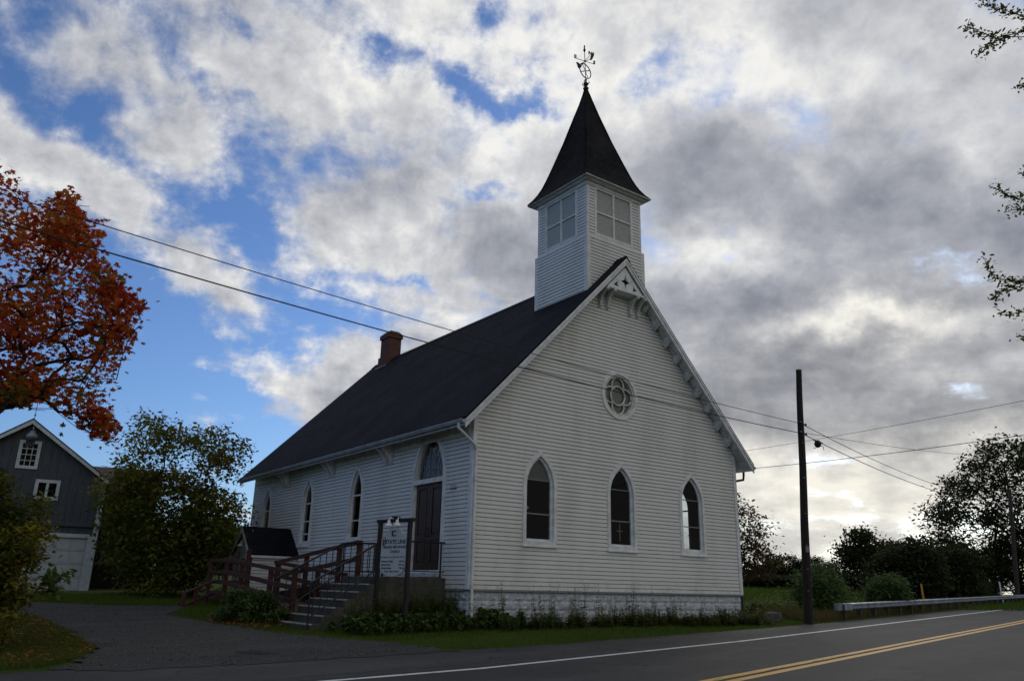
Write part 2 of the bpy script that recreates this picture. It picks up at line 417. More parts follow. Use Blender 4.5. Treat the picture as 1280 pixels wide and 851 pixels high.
def asphalt_mat(name, c1, c2, patch=.5, stones=170, cracks=True):
    m = bpy.data.materials.new(name); m.use_nodes = True; t = m.node_tree; N = NT(t); p = t.nodes['Principled BSDF']
    p.inputs['Roughness'].default_value = .85; p.inputs['Specular IOR Level'].default_value = .3
    tc = N.n('ShaderNodeTexCoord'); o = tc.outputs['Object']
    big = N.noise(o, .6, 5, .6)[0]; mid = N.noise(o, 7, 4, .6)[0]; fin = N.noise(o, stones, 2, .7)[0]
    mp = N.n('ShaderNodeMapping'); mp.inputs['Rotation'].default_value = (0, 0, -math.atan2(.760, .649)); mp.inputs['Scale'].default_value = (1, 1, 1); N.put(mp.inputs[0], o)
    lx, ly, lz = N.sep(mp.outputs[0]); lane = N.noise(N.vec(N.m('MULTIPLY', lx, .12), ly, 0), 1.6, 4, .6)[0]
    col = N.mix(N.smooth(N.m('ADD', N.m('MULTIPLY', big, .5), N.m('MULTIPLY', lane, .5)), .40, .60), c1, c2)
    track = N.m('MULTIPLY', N.m('ADD', N.m('COSINE', N.m('MULTIPLY', N.m('SUBTRACT', ly, 6.75), 3.8)), 1.0), N.lin(lane, .3, .7, .05, .28))
    col = N.mix(track, col, tuple(q * .5 for q in c1))
    seam = N.noise(N.vec(N.m('MULTIPLY', lx, .35), N.m('MULTIPLY', ly, .8), 3.0), .9, 3, .5)[0]
    col = N.mix(N.m('MULTIPLY', N.smooth(seam, .56, .585), .4), col, tuple(q * .62 for q in c1))
    col = N.mix(N.m('MULTIPLY', N.smooth(mid, .5, .8), patch), col, tuple(q * .55 for q in c1))
    col = N.mix(N.m('MULTIPLY', N.smooth(fin, .52, .75), .7), col, tuple(min(1, q * 2.6) for q in c2))
    col = N.mix(N.m('MULTIPLY', N.smooth(fin, .5, .25), .6), col, tuple(q * .35 for q in c1))
    if cracks:
        vo = N.n('ShaderNodeTexVoronoi', feature='DISTANCE_TO_EDGE'); vo.inputs['Scale'].default_value = .33
        wv = N.n('ShaderNodeVectorMath', operation='SCALE'); N.put(wv.inputs[0], N.noise(o, 1.7, 4)[1]); wv.inputs['Scale'].default_value = 1.1
        ad = N.n('ShaderNodeVectorMath', operation='ADD'); N.put(ad.inputs[0], o); N.put(ad.inputs[1], wv.outputs[0]); N.put(vo.inputs['Vector'], ad.outputs[0])
        col = N.mix(N.m('MULTIPLY', N.smooth(vo.outputs['Distance'], .012, .004), N.smooth(big, .48, .56)), col, (.012, .012, .012))
    N.put(p.inputs['Base Color'], col)
    bp = N.n('ShaderNodeBump'); bp.inputs['Strength'].default_value = .6; bp.inputs['Distance'].default_value = .01
    N.put(bp.inputs['Height'], fin); N.put(p.inputs['Normal'], bp.outputs[0])
    return m

def paint_mat(name, col, worn):
    m = bpy.data.materials.new(name); m.use_nodes = True; t = m.node_tree; N = NT(t); p = t.nodes['Principled BSDF']
    p.inputs['Roughness'].default_value = .7
    tc = N.n('ShaderNodeTexCoord'); o = tc.outputs['Object']
    w = N.m('ADD', N.m('MULTIPLY', N.noise(o, 3, 5, .7)[0], .55), N.m('MULTIPLY', N.noise(o, 90, 3, .7)[0], .45))
    N.put(p.inputs['Base Color'], N.mix(N.smooth(w, .50, .68), col, worn))
    return m

def siding_mat(name, col, dirt):
    m = bpy.data.materials.new(name); m.use_nodes = True; t = m.node_tree; N = NT(t); p = t.nodes['Principled BSDF']
    p.inputs['Roughness'].default_value = .5; p.inputs['Specular IOR Level'].default_value = .35
    tc = N.n('ShaderNodeTexCoord'); o = tc.outputs['Object']
    mp = N.n('ShaderNodeMapping'); mp.inputs['Scale'].default_value = (1, 1, .25); N.put(mp.inputs[0], o)
    a = N.noise(mp.outputs[0], 1.1, 6, .6)[0]; b = N.noise(o, 14, 4, .6)[0]
    x, y, z = N.sep(o)
    row = N.m('FLOOR', N.m('DIVIDE', z, .1)); cell = N.m('FLOOR', N.m('ADD', N.m('DIVIDE', N.m('ADD', x, y), 3.05), N.m('MULTIPLY', N.m('MODULO', row, 3.0), .37)))
    wn = N.n('ShaderNodeTexWhiteNoise', noise_dimensions='2D'); N.put(wn.inputs['Vector'], N.vec(row, cell, 0))
    c = N.mix(N.m('MULTIPLY', N.smooth(a, .42, .75), .6), col, dirt)
    c = N.mix(N.m('MULTIPLY', N.smooth(b, .55, .8), .25), c, dirt)
    c = N.mix(N.m('MULTIPLY', wn.outputs[0], .16), c, dirt)
    sm = N.n('ShaderNodeMapping'); sm.inputs['Scale'].default_value = (5, 5, .22); N.put(sm.inputs[0], o)
    st_ = N.noise(sm.outputs[0], 1.6, 4, .6)[0]
    c = N.mix(N.m('MULTIPLY', N.smooth(st_, .58, .80), .22), c, tuple(q * .72 for q in dirt))
    spl = N.m('MULTIPLY', N.lin(z, .45, .0, 0.0, .35), N.smooth(N.noise(o, 3.5, 5, .65)[0], .38, .68))
    c = N.mix(N.m('MAXIMUM', spl, 0.0), c, (.33, .33, .27))
    N.put(p.inputs['Base Color'], c)
    bp = N.n('ShaderNodeBump'); bp.inputs['Strength'].default_value = .12; bp.inputs['Distance'].default_value = .02
    mp2 = N.n('ShaderNodeMapping'); mp2.inputs['Scale'].default_value = (1, 1, 3); N.put(mp2.inputs[0], o)
    N.put(bp.inputs['Height'], N.noise(mp2.outputs[0], 1.5, 3)[0]); N.put(p.inputs['Normal'], bp.outputs[0])
    return m

M = {}
M['siding'] = siding_mat('white_vinyl_siding', (.70, .70, .68), (.52, .51, .46))
M['trim'] = pbr('white_trim_paint', (.74, .75, .75), .45, .25, 5, .05, 60)
M['old_trim'] = pbr('weathered_white_paint', (.62, .63, .62), .6, .35, 7, .15, 50)
M['beige'] = pbr('beige_window_wood', (.62, .615, .54), .6, .3, 8)
M['roof'] = shingle_mat('dark_asphalt_shingle', (.0045, .005, .0078), (.010, .0108, .0155))
M['spire'] = shingle_mat('dark_wood_shingle', (.0065, .0062, .0064), (.019, .018, .018), .2, .11)
M['found'] = pbr('painted_block', (.58, .61, .66), .7, .35, 9, .5, 30)
M['gutter'] = pbr('grey_gutter', (.30, .31, .33), .5, .3, 3)
M['screen'] = pbr('louver_screen', (.56, .56, .55), .8, .2, 20, .3, 90)
M['brown_door'] = pbr('dark_stained_door', (.046, .018, .011), .4, .45, 6, .2, 30, stretch=(3, 3, .4))
M['glass'] = glass_mat('window_glass', reflect=.32)
M['side_glass'] = glass_mat('side_window_glass', reflect=1.6)
M['stained'] = pbr('dull_stained_glass', (.15, .155, .135), .35, .4, 5, .3, 12, col2=(.10, .11, .105))
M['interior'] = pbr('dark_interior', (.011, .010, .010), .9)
M['lead'] = pbr('lead_came', (.20, .21, .22), .5)
M['cross'] = pbr('pale_wood', (.30, .22, .13), .6)
M['brick'] = None
M['concrete'] = pbr('weathered_concrete', (.085, .080, .068), .9, .45, 5, .4, 45, col2=(.045, .043, .034))
M['step_edge'] = pbr('worn_concrete_edge', (.42, .41, .37), .9, .4, 9, .3, 45)
M['iron'] = pbr('black_iron', (.012, .012, .014), .5, .3, 20, .1, 60)
M['redwood'] = pbr('red_brown_stained_timber', (.085, .028, .018), .75, .5, 7, .3, 40, stretch=(2, 2, 2))
M['signpost'] = pbr('dark_post_paint', (.012, .009, .009), .6, .3, 10, .2, 40)
M['sign'] = pbr('white_sign_panel', (.52, .56, .58), .5, .12, 4)
M['ink'] = pbr('black_lettering', (.012, .014, .018), .6)
M['flame'] = pbr('red_sign_paint', (.35, .03, .03), .6)
M['barn'] = pbr('slate_blue_boards', (.066, .078, .096), .75, .35, 4, .2, 30, stretch=(4, 4, .35))
M['barn_trim'] = pbr('pale_barn_trim', (.50, .55, .58), .6, .25, 6)
M['garage'] = pbr('white_garage_panel', (.42, .45, .48), .5, .12, 4)
M['old_barn'] = pbr('dark_brown_boards', (.022, .015, .012), .85, .4, 4, .3, 30, stretch=(4, 4, .3))
M['rust'] = pbr('rusty_metal_roof', (.085, .042, .030), .8, .5, 2.5, .2, 30, col2=(.13, .11, .10), stretch=(3, 3, .6))
M['barn_roof'] = pbr('dark_barn_roof', (.03, .03, .033), .85, .3, 8)
M['pole'] = pbr('creosoted_pole', (.024, .018, .014), .85, .5, 6, .5, 30, stretch=(4, 4, .4))
M['pole2'] = pbr('grey_brown_pole', (.06, .042, .03), .85, .5, 6, .4, 30, stretch=(4, 4, .4))
M['wire'] = pbr('black_cable', (.006, .006, .007), .6)
M['galv'] = pbr('galvanised_steel', (.24, .27, .31), .55, .4, 2.2, .08, 25, metal=.35, rvar=.12)
M['railpost'] = pbr('steel_post', (.06, .055, .05), .7, .4, 10, metal=.3)
M['yellow'] = pbr('yellow_marker', (.42, .24, .02), .5, .2, 8)
M['white_mark'] = pbr('white_marker', (.7, .72, .74), .5, .2, 8)
M['bark'] = pbr('brown_bark', (.030, .022, .016), .95, .5, 9, .8, 25, stretch=(3, 3, .6))
M['rock'] = pbr('grey_stone', (.10, .095, .085), .9, .5, 4, .6, 12)
M['timber'] = pbr('old_bed_edging', (.05, .04, .03), .9, .5, 6, .4, 30)
M['ground'] = ground_mat()
M['road'] = asphalt_mat('road_asphalt', (.028, .0275, .027), (.047, .046, .044), .5, 75)
M['shoulder'] = asphalt_mat('pale_shoulder_asphalt', (.044, .042, .039), (.066, .063, .058), .6, 75)
M['gravel'] = asphalt_mat('worn_gravel_drive', (.036, .033, .029), (.050, .046, .040), .5, 42, False)
M['patch'] = asphalt_mat('dark_patch', (.012, .012, .012), (.02, .02, .02), .5, 120, False)
M['white_line'] = paint_mat('white_line_paint', (.66, .66, .64), (.16, .16, .155))
M['yellow_line'] = paint_mat('yellow_line_paint', (.60, .32, .025), (.24, .15, .04))
M['grass'] = leaf_mat('grass_blade', [(.048, .090, .010), (.080, .135, .016), (.13, .150, .03)], .3)
M['dry'] = leaf_mat('dry_grass', [(0.084, 0.063, 0.0252), (0.14, 0.105, 0.042), (0.07, 0.084, 0.0252)], .3)
M['maple'] = leaf_mat('red_maple_leaf', [(.20, .018, .010), (.38, .040, .014), (.48, .085, .018), (.45, .14, .025), (.26, .15, .025), (.11, .11, .02)], .45)
M['green_leaf'] = leaf_mat('green_tree_leaf', [(.055, .085, .014), (.10, .13, .020), (.17, .16, .028), (.20, .145, .03)], .35)
M['bush_leaf'] = leaf_mat('yellowing_leaf', [(0.0442, 0.0707, 0.0177), (0.0994, 0.1105, 0.0221), (0.1989, 0.1768, 0.0265), (0.3094, 0.2321, 0.0265)], .35)
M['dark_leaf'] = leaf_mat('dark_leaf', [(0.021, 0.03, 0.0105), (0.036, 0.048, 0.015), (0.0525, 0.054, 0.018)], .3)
M['brown_leaf'] = leaf_mat('bronze_leaf', [(0.051, 0.034, 0.017), (0.0765, 0.051, 0.0238), (0.085, 0.068, 0.0238)], .3)
M['hosta'] = leaf_mat('hosta_leaf', [(0.0358, 0.0715, 0.0172), (0.0644, 0.1073, 0.0257), (0.1073, 0.1358, 0.0358)], .25, .4)
M['shrub'] = leaf_mat('dark_shrub_leaf', [(0.0421, 0.0796, 0.0234), (0.0702, 0.117, 0.0328), (0.1053, 0.1521, 0.0468)], .25)
M['weed'] = leaf_mat('weed_leaf', [(0.0752, 0.13, 0.0342), (0.1368, 0.1882, 0.0479), (0.2052, 0.171, 0.0684)], .3)
M['fallen'] = leaf_mat('fallen_leaf', [(0.208, 0.052, 0.0195), (0.312, 0.091, 0.026), (0.26, 0.143, 0.039)], .15)
M['petal'] = leaf_mat('faded_petal', [(.06, .012, .012), (.2, .16, .17), (.10, .02, .02)], .3)

def brick_mat():
    m = bpy.data.materials.new('red_brick'); m.use_nodes = True; t = m.node_tree; N = NT(t); p = t.nodes['Principled BSDF']
    p.inputs['Roughness'].default_value = .9
    tc = N.n('ShaderNodeTexCoord'); x, y, z = N.sep(tc.outputs['Object'])
    br = N.n('ShaderNodeTexBrick'); N.put(br.inputs['Vector'], N.vec(N.m('ADD', x, y), z, 0))
    for k, v in (('Scale', 1.0), ('Mortar Size', .006), ('Brick Width', .17), ('Row Height', .058)): br.inputs[k].default_value = v
    br.inputs['Color1'].default_value = (.16, .048, .028, 1); br.inputs['Color2'].default_value = (.10, .03, .02, 1); br.inputs['Mortar'].default_value = (.13, .10, .085, 1)
    N.put(p.inputs['Base Color'], N.mix(N.m('MULTIPLY', N.noise(tc.outputs['Object'], 5, 4)[0], .6), br.outputs[0], (.03, .016, .012)))
    b = N.n('ShaderNodeBump'); b.inputs['Distance'].default_value = .01; b.inputs['Strength'].default_value = .7; N.put(b.inputs['Height'], N.m('SUBTRACT', 1.0, br.outputs[1])); N.put(p.inputs['Normal'], b.outputs[0])
    return m
M['brick'] = brick_mat()

# ------------------------------------------------------------------ terrain
SD = np.array([.649, .760]); TD = np.array([-.760, .649])
def st2xy(s, t): return s * SD[0] + t * TD[0], s * SD[1] + t * TD[1]
def xy2st(x, y): return x * SD[0] + y * SD[1], x * TD[0] + y * TD[1]
def road_z(s): return -1.45 + .0155 * np.clip(s, -80, 140)
def t_edge(s): return np.interp(s, [-30, 0, 5, 9, 14, 20, 26, 34, 60, 200], [13.8, 14.1, 13.9, 12.9, 11.75, 11.35, 10.95, 10.75, 10.6, 10.6])
CH_S = 1.2
CH_YAW = R(90 - 53.654)
CH_LOC = np.array([-.862, 18.474, -.052]) * CH_S
def ch(x, y, z):
    c, s = math.cos(CH_YAW), math.sin(CH_YAW)
    return CH_LOC + CH_S * np.array([x * c - y * s, x * s + y * c, z])

_ctrl = [(8.24, 29, -.80), (-1, 22.2, -1.0), (3.5, 25.5, -.92), (-5.65, 21.75, -1.14), (-17.8, 35, -.53), (-12, 27, -.85), (-12.5, 21.5, -1.0), (-30, 25, -.9), (12, 45, -.5), (-5, 45, -.4),
         (25, 85, .6), (0, 90, .8), (-40, 60, .2), (42, 75, .1), (60, 120, .6), (-60, 110, 1.2), (-12, 38, -.5)]
for s_ in (-30, -10, 3, 10, 18, 26, 34, 45, 60, 90):
    e_ = float(t_edge(s_)); _ctrl.append((*st2xy(s_, e_), road_z(s_) + .02))
for s_, t_, z_ in ((20, 12.4, -1.02), (27, 12.2, -.93), (40, 14, -1.0), (70, 15, -.45), (33, 13, -.93)):
    _ctrl.append((*st2xy(s_, t_), z_))
_ctrl = np.array(_ctrl, float)
def _k(r2): return np.where(r2 > 1e-9, r2 * np.log(np.maximum(r2, 1e-9)) * .5, 0)
def _fit():
    n = len(_ctrl); X = _ctrl[:, :2]
    K = _k(((X[:, None] - X[None]) ** 2).sum(-1)) + np.eye(n) * 8.0
    Pm = np.c_[np.ones(n), X]
    A = np.zeros((n + 3, n + 3)); A[:n, :n] = K; A[:n, n:] = Pm; A[n:, :n] = Pm.T
    return np.linalg.solve(A, np.r_[_ctrl[:, 2], 0, 0, 0])
_tps = _fit()
def lawn_z(x, y):
    x = np.asarray(x, float); y = np.asarray(y, float)
    xc = np.clip(x, -70, 70); yc = np.clip(y, -30, 120)
    n = len(_ctrl); z = _tps[n] + _tps[n + 1] * xc + _tps[n + 2] * yc
    for i in range(n): z = z + _tps[i] * _k((xc - _ctrl[i, 0]) ** 2 + (yc - _ctrl[i, 1]) ** 2)
    return np.clip(z, -3, 3)
def ground_z(x, y):
    x = np.asarray(x, float); y = np.asarray(y, float)
    s, t = xy2st(x, y); e = t_edge(s)
    w = np.clip((t - e) / 1.8, 0, 1); w = w * w * (3 - 2 * w)
    rz = road_z(s)
    return rz * (1 - w) + lawn_z(x, y) * w
def gz(x, y): return float(ground_z(x, y))
def gp(u, v):
    """where the ground stands under a line of sight"""
    d = ray(u, v); ys = np.arange(6, 140, .03); P = d[None] * (ys / d[1])[:, None]
    below = P[:, 2] < ground_z(P[:, 0], P[:, 1])
    i = int(np.argmax(below)) if below.any() else len(ys) - 1
    return P[i]

def grid_mesh(name, xs, ys, fn, mat, keep=None):
    X, Y = np.meshgrid(xs, ys, indexing='ij'); P = fn(X, Y)
    nx, ny = len(xs), len(ys)
    idx = np.arange(nx * ny).reshape(nx, ny)
    q = np.stack([idx[:-1, :-1], idx[1:, :-1], idx[1:, 1:], idx[:-1, 1:]], -1).reshape(-1, 4)
    if keep is not None:
        k = keep(X, Y); kk = (k[:-1, :-1] & k[1:, :-1] & k[1:, 1:] & k[:-1, 1:]).reshape(-1); q = q[kk]
    V = P.reshape(-1, 3)
    used = np.unique(q); rm = -np.ones(len(V), int); rm[used] = np.arange(len(used)); V = V[used]; q = rm[q]
    me = np_mesh(name, V, q.reshape(-1), np.full(len(q), 4)); me.shade_smooth()
    return link(name, me, mat)

def np_mesh(name, V, loops, sizes, tone=None):
    me = bpy.data.meshes.new(name)
    me.vertices.add(len(V)); me.vertices.foreach_set('co', np.ascontiguousarray(V, np.float32).ravel())
    me.loops.add(len(loops)); me.loops.foreach_set('vertex_index', np.ascontiguousarray(loops, np.int32))
    me.polygons.add(len(sizes)); st = np.r_[0, np.cumsum(sizes)[:-1]].astype(np.int32)
    me.polygons.foreach_set('loop_start', st)
    me.update(calc_edges=True); me.validate()
    if tone is not None:
        a = me.attributes.new('tone', 'FLOAT', 'POINT'); a.data.foreach_set('value', np.ascontiguousarray(tone, np.float32))
    return me

def vnoise(x, y, seed=0):
    return (np.sin(x * 1.7 + seed) * np.cos(y * 2.3 - seed * 1.3) + .6 * np.sin(x * 4.1 - y * 3.7 + seed * 2.1) + .4 * np.sin(x * 9.3 + y * 8.1 + seed * .7) + .3 * np.cos(x * 19 - y * 17 + seed)) / 2.3

def spaced(*seg):
    out = []
    for a, b, st in seg: out += list(np.arange(a, b, st))
    return np.array(out + [seg[-1][1]])
ss = spaced((-900, -100, 60), (-100, -20, 8), (-20, 60, .5), (60, 110, 2), (110, 300, 12), (300, 1500, 100))
ts = spaced((-900, -60, 60), (-60, 0, 6), (0, 9, 1.0), (9, 40, .4), (40, 90, 2), (90, 300, 12), (300, 1500, 100))
def _terr(S, T):
    x, y = st2xy(S, T); z = ground_z(x, y)
    e = t_edge(S); under = np.clip((e - T) / .5, 0, 1) * np.clip((T + 2) / .5, 0, 1)
    z = z - .05 * under + .02 * vnoise(x * .8, y * .8, 3) * np.clip((T - e) / 1.5, 0, 1)
    return np.stack([x, y, z], -1)
tag(grid_mesh('ground', ss, ts, _terr, M['ground']), kind='structure')

# road, shoulder, lines
rs = spaced((-60, -5, 3), (-5, 45, .2), (45, 140, 2))
def sheet(name, tfun, nt, dz, mat, srange=None):
    sv = rs if srange is None else rs[(rs >= srange[0]) & (rs <= srange[1])]
    w = np.linspace(0, 1, nt)
    def fn(S, W):
        a, b = tfun(S); T = a + (b - a) * W
        x, y = st2xy(S, T); return np.stack([x, y, road_z(S) + dz + 0 * W], -1)
    return tag(grid_mesh(name, sv, w, fn, mat), kind='structure')
def t_white(s): return np.interp(s, [-20, 7.5, 10.4, 19.6, 62, 140], [11.2, 9.86, 9.42, 9.06, 9.16, 9.2])
sheet('road', lambda s: (-1.9 + 0 * s, t_white(s) + .35 + .04 * vnoise(s, s * 0, 2)), 12, .000, M['road'])
sheet('road_shoulder', lambda s: (t_white(s) + .30, t_edge(s) + .10 * vnoise(s * 1.3, s * .2, 1) + .03 * vnoise(s * 7, s, 4)), 10, -.004, M['shoulder'])
sheet('white_edge_line', lambda s: (t_white(s) - .075 + .006 * vnoise(s * 3, s, 5), t_white(s) + .075 + .008 * vnoise(s * 4, s, 8)), 2, .005, M['white_line'])
for d_ in (-.225, .055):
    sheet('yellow_centre_line', lambda s: (5.82 + d_ + .004 * vnoise(s * 3, s, 5), 5.82 + d_ + .17 + .005 * vnoise(s * 4, s, 9)), 2, .005, M['yellow_line'])

def crack(label, s0, s1, tf, w):
    sv = np.arange(s0, s1, .08); nz = vnoise(sv * 1.1, sv * .3, 11); nz2 = vnoise(sv * 5.1, sv * 1.3, 3)
    tc_ = tf(sv) + .10 * nz + .03 * nz2; hwid = w * np.clip(.6 + .6 * vnoise(sv * 2.3, sv * .1, 6), .08, 1.3)
    V = []
    for t_ in (tc_ - hwid, tc_ + hwid):
        x, y = st2xy(sv, t_); V.append(np.stack([x, y, road_z(sv) + .009], -1))
    n = len(sv); V = np.concatenate(V); i = np.arange(n - 1); q = np.stack([i, i + 1, n + i + 1, n + i], 1)
    tag(link('road_crack', np_mesh('road_crack', V, q.ravel(), np.full(n - 1, 4)), M['patch']), kind='structure')
crack('', 4, 40, lambda s: t_white(s) + .62, .018)
crack('', 12, 30, lambda s: t_white(s) + .95, .013)
crack('', 6, 22, lambda s: t_white(s) - 1.6, .008)
crack('', 9, 60, lambda s: 5.86 + 0 * s, .008)

def inside(poly, X, Y):
    poly = np.asarray(poly); c = np.zeros(X.shape, bool); n = len(poly); j = n - 1
    for i in range(n):
        xi, yi = poly[i]; xj, yj = poly[j]
        cond = ((yi > Y) != (yj > Y)) & (X < (xj - xi) * (Y - yi) / (yj - yi + 1e-12) + xi)
        c ^= cond; j = i
    return c
def ground_patch(name, pxpoly, dz, mat, step=.09, jit=.12, extra=None):
    poly = np.array([gp(u, v)[:2] for u, v in pxpoly] + (extra or []))
    x0, y0 = poly.min(0) - .3; x1, y1 = poly.max(0) + .3
    def keep(X, Y): return inside(poly, X + jit * vnoise(X * 2.1, Y * 2.1, 1), Y + jit * vnoise(X * 2.3, Y * 1.9, 5))
    return grid_mesh(name, np.arange(x0, x1, step), np.arange(y0, y1, step), lambda X, Y: np.stack([X, Y, ground_z(X, Y) + dz_of(X, Y, dz)], -1), mat, keep), poly
def dz_of(X, Y, dz):
    S, T = xy2st(X, Y); return .004 + (dz - .004) * np.clip((T - t_edge(S)) / .8 + .2, 0, 1)
drv, drv_poly = ground_patch('driveway', [(-60, 757), (30, 752), (130, 757), (238, 757), (212, 770), (300, 783), (350, 791), (430, 799), (575, 813), (330, 829), (130, 839), (60, 838), (100, 823), (118, 813), (100, 800), (66, 782), (40, 770), (-60, 770)], .030, M['gravel'], .07, .22)
tag(drv, kind='structure')
pt, _ = ground_patch('asphalt_patch', [(292, 816), (318, 814.5), (345, 818), (330, 820), (300, 819)], .036, M['patch'], .03, .08)
tag(pt, kind='structure')

# ------------------------------------------------------------------ leaves and trees
def rot_rand(n, tilt=None):
    a = rng.uniform(0, 2 * np.pi, n); b = rng.normal(0, .8, n) if tilt is None else rng.normal(tilt[0], tilt[1], n); c = rng.uniform(0, 2 * np.pi, n)
    ca, sa, cb, sb, cc, sc = np.cos(a), np.sin(a), np.cos(b), np.sin(b), np.cos(c), np.sin(c)
    Rz = np.zeros((n, 3, 3)); Rz[:, 0, 0] = ca; Rz[:, 0, 1] = -sa; Rz[:, 1, 0] = sa; Rz[:, 1, 1] = ca; Rz[:, 2, 2] = 1
    Rx = np.zeros((n, 3, 3)); Rx[:, 0, 0] = 1; Rx[:, 1, 1] = cb; Rx[:, 1, 2] = -sb; Rx[:, 2, 1] = sb; Rx[:, 2, 2] = cb
    Rc = np.zeros((n, 3, 3)); Rc[:, 0, 0] = cc; Rc[:, 0, 1] = -sc; Rc[:, 1, 0] = sc; Rc[:, 1, 1] = cc; Rc[:, 2, 2] = 1
    return Rz @ Rx @ Rc
MAPLE = np.array([(0, -.5, 0), (.10, -.22, .02), (.42, -.30, -.06), (.30, -.05, .0), (.52, .16, -.09), (.22, .14, .02), (.0, .56, -.05), (-.22, .14, .02), (-.52, .16, -.09), (-.30, -.05, .0), (-.42, -.30, -.06), (-.10, -.22, .02)])
OVAL = np.array([(0, -.5, -.04), (.2, -.15, .03), (.19, .15, .03), (0, .5, -.05), (-.19, .15, .03), (-.2, -.15, .03)])
def leaves(name, C, size, templ, tone, mat, parent=None, tilt=None, svar=.3):
    n = len(C); Rm = rot_rand(n, tilt); s = size * rng.uniform(1 - svar, 1 + svar, n)
    V = np.einsum('nij,kj->nki', Rm, templ) * s[:, None, None] + C[:, None, :]
    k = len(templ)
    me = np_mesh(name, V.reshape(-1, 3), np.arange(n * k), np.full(n, k), np.repeat(tone, k))
    return link(name, me, mat, parent)

def grow(att, trunk, r_tip=.008, expo=.47, jit=.12, n_seg=3, up=.35):
    """branches: every tip is joined to the nearest wood already grown; radius from how many tips a piece carries"""
    nodes = [np.array(p, float) for p in trunk]; par = [-1] + list(range(len(trunk) - 1))
    tips = []
    base = nodes[len(trunk) // 2]
    order = np.argsort(((att - base) ** 2).sum(1))
    first = max(1, len(trunk) // 3)
    for i in order:
        A = np.array(nodes); d = A[first:] - att[i]
        cost = np.sqrt((d ** 2).sum(1)) + up * np.maximum(0, d[:, 2]) * 2
        j = int(np.argmin(cost)) + first
        p0 = nodes[j]; L = np.linalg.norm(att[i] - p0); prev = j
        sag = np.array([0, 0, .10 * L])
        for k in range(1, n_seg + 1):
            f = k / n_seg; q = p0 + (att[i] - p0) * f + sag * math.sin(math.pi * f) + (rng.normal(0, jit * L * .35, 3) if k < n_seg else 0)
            nodes.append(q); par.append(prev); prev = len(nodes) - 1
        tips.append(prev)
    w = np.zeros(len(nodes)); w[tips] = 1
    for i in range(len(nodes) - 1, 0, -1): w[par[i]] += w[i]
    r = r_tip * np.maximum(w, 1) ** expo
    return np.array(nodes), par, r

def wood_mesh(name, nodes, par, r, mat, parent, trunk_n, base_r, sides=5):
    n = len(nodes); r = r.copy()
    for i in range(trunk_n): r[i] = max(r[i], base_r * (1 - .75 * i / trunk_n)) if base_r else r[i]
    r[0] *= 1.35
    p = np.array(par[1:]); c = np.arange(1, n)
    a = nodes[p]; b = nodes[c]; d = b - a; L = np.linalg.norm(d, axis=1); ok = L > 1e-5; p, c, a, b, d, L = p[ok], c[ok], a[ok], b[ok], d[ok], L[ok]
    d = d / L[:, None]; ref = np.where(np.abs(d[:, 2:3]) > .9, np.array([[1., 0, 0]]), np.array([[0, 0, 1.]]))
    e1 = np.cross(d, ref); e1 /= np.linalg.norm(e1, axis=1)[:, None]; e2 = np.cross(d, e1)
    th = np.arange(sides) * 2 * np.pi / sides; cs, sn = np.cos(th), np.sin(th)
    ring = e1[:, None, :] * cs[None, :, None] + e2[:, None, :] * sn[None, :, None]
    ra = np.minimum(r[p], r[c] * 1.8)[:, None, None]; rb = r[c][:, None, None]
    V = np.concatenate([a[:, None] - d[:, None] * ra * .3 + ring * ra, b[:, None] + ring * rb], 1)
    m_ = len(p); q = []
    base = (np.arange(m_) * 2 * sides)[:, None]
    for k in range(sides):
        k2 = (k + 1) % sides; q.append(np.stack([base[:, 0] + k, base[:, 0] + k2, base[:, 0] + sides + k2, base[:, 0] + sides + k], 1))
    q = np.stack(q, 1).reshape(-1)
    me = np_mesh(name, V.reshape(-1, 3), q, np.full(m_ * sides, 4)); me.shade_smooth()
    return link(name, me, mat, parent)

def make_tree(name, label, cat, base, height_trunk, att, n_leaf, size, templ, leafm, spread, base_r=.15, lean=(0, 0), group=None, tone_shift=0.0, r_tip=.008, tip_leaf_bias=1.0, tonefn=None, leaf_keep=None):
    base = np.array(base, float)
    root = thing(name, label, cat, tuple(base), 0, group)
    att = np.asarray(att) - base
    nt = 7; trunk = [np.array([lean[0] * (i / (nt - 1)) ** 1.3, lean[1] * (i / (nt - 1)) ** 1.3, height_trunk * i / (nt - 1)]) + (rng.normal(0, .03 * height_trunk / nt, 3) * (i > 0)) for i in range(nt)]
    trunk[0][2] -= .15
    nodes, par, r = grow(att, trunk, r_tip)
    wood_mesh('trunk', nodes, par, r, M['bark'], root, nt, base_r)
    per = n_leaf // len(att) + 1
    k = len(att)
    C = np.repeat(att, per, 0) + rng.normal(0, 1, (k * per, 3)) * np.array([spread, spread, spread * .7])
    # more leaves ride on the last stretch of each twig
    clump = np.repeat(rng.normal(0, .22, k), per)
    tone = np.clip(.45 + tone_shift + clump + rng.normal(0, .16, k * per), 0, 1)
    if tonefn is not None: tone = np.clip(tone + tonefn(C + base), 0, 1)
    if leaf_keep is not None:
        kp = leaf_keep(C + base); C, tone = C[kp], tone[kp]
    leaves('crown', C, size, templ, tone, leafm, root)
    return root

def sample_px(poly, n, Y0, Y1, seed=0, edge=0.0):
    """points of a crown volume: inside an outline seen from the road, spread over a real depth"""
    poly = np.array(poly, float); lo, hi = poly.min(0), poly.max(0); out = []
    while len(out) < n:
        u = rng.uniform(lo[0], hi[0], 400); v = rng.uniform(lo[1], hi[1], 400); k = inside(poly, u, v)
        for a, b in zip(u[k], v[k]): out.append(PX(a, b, rng.uniform(Y0, Y1)))
    return np.array(out[:n])

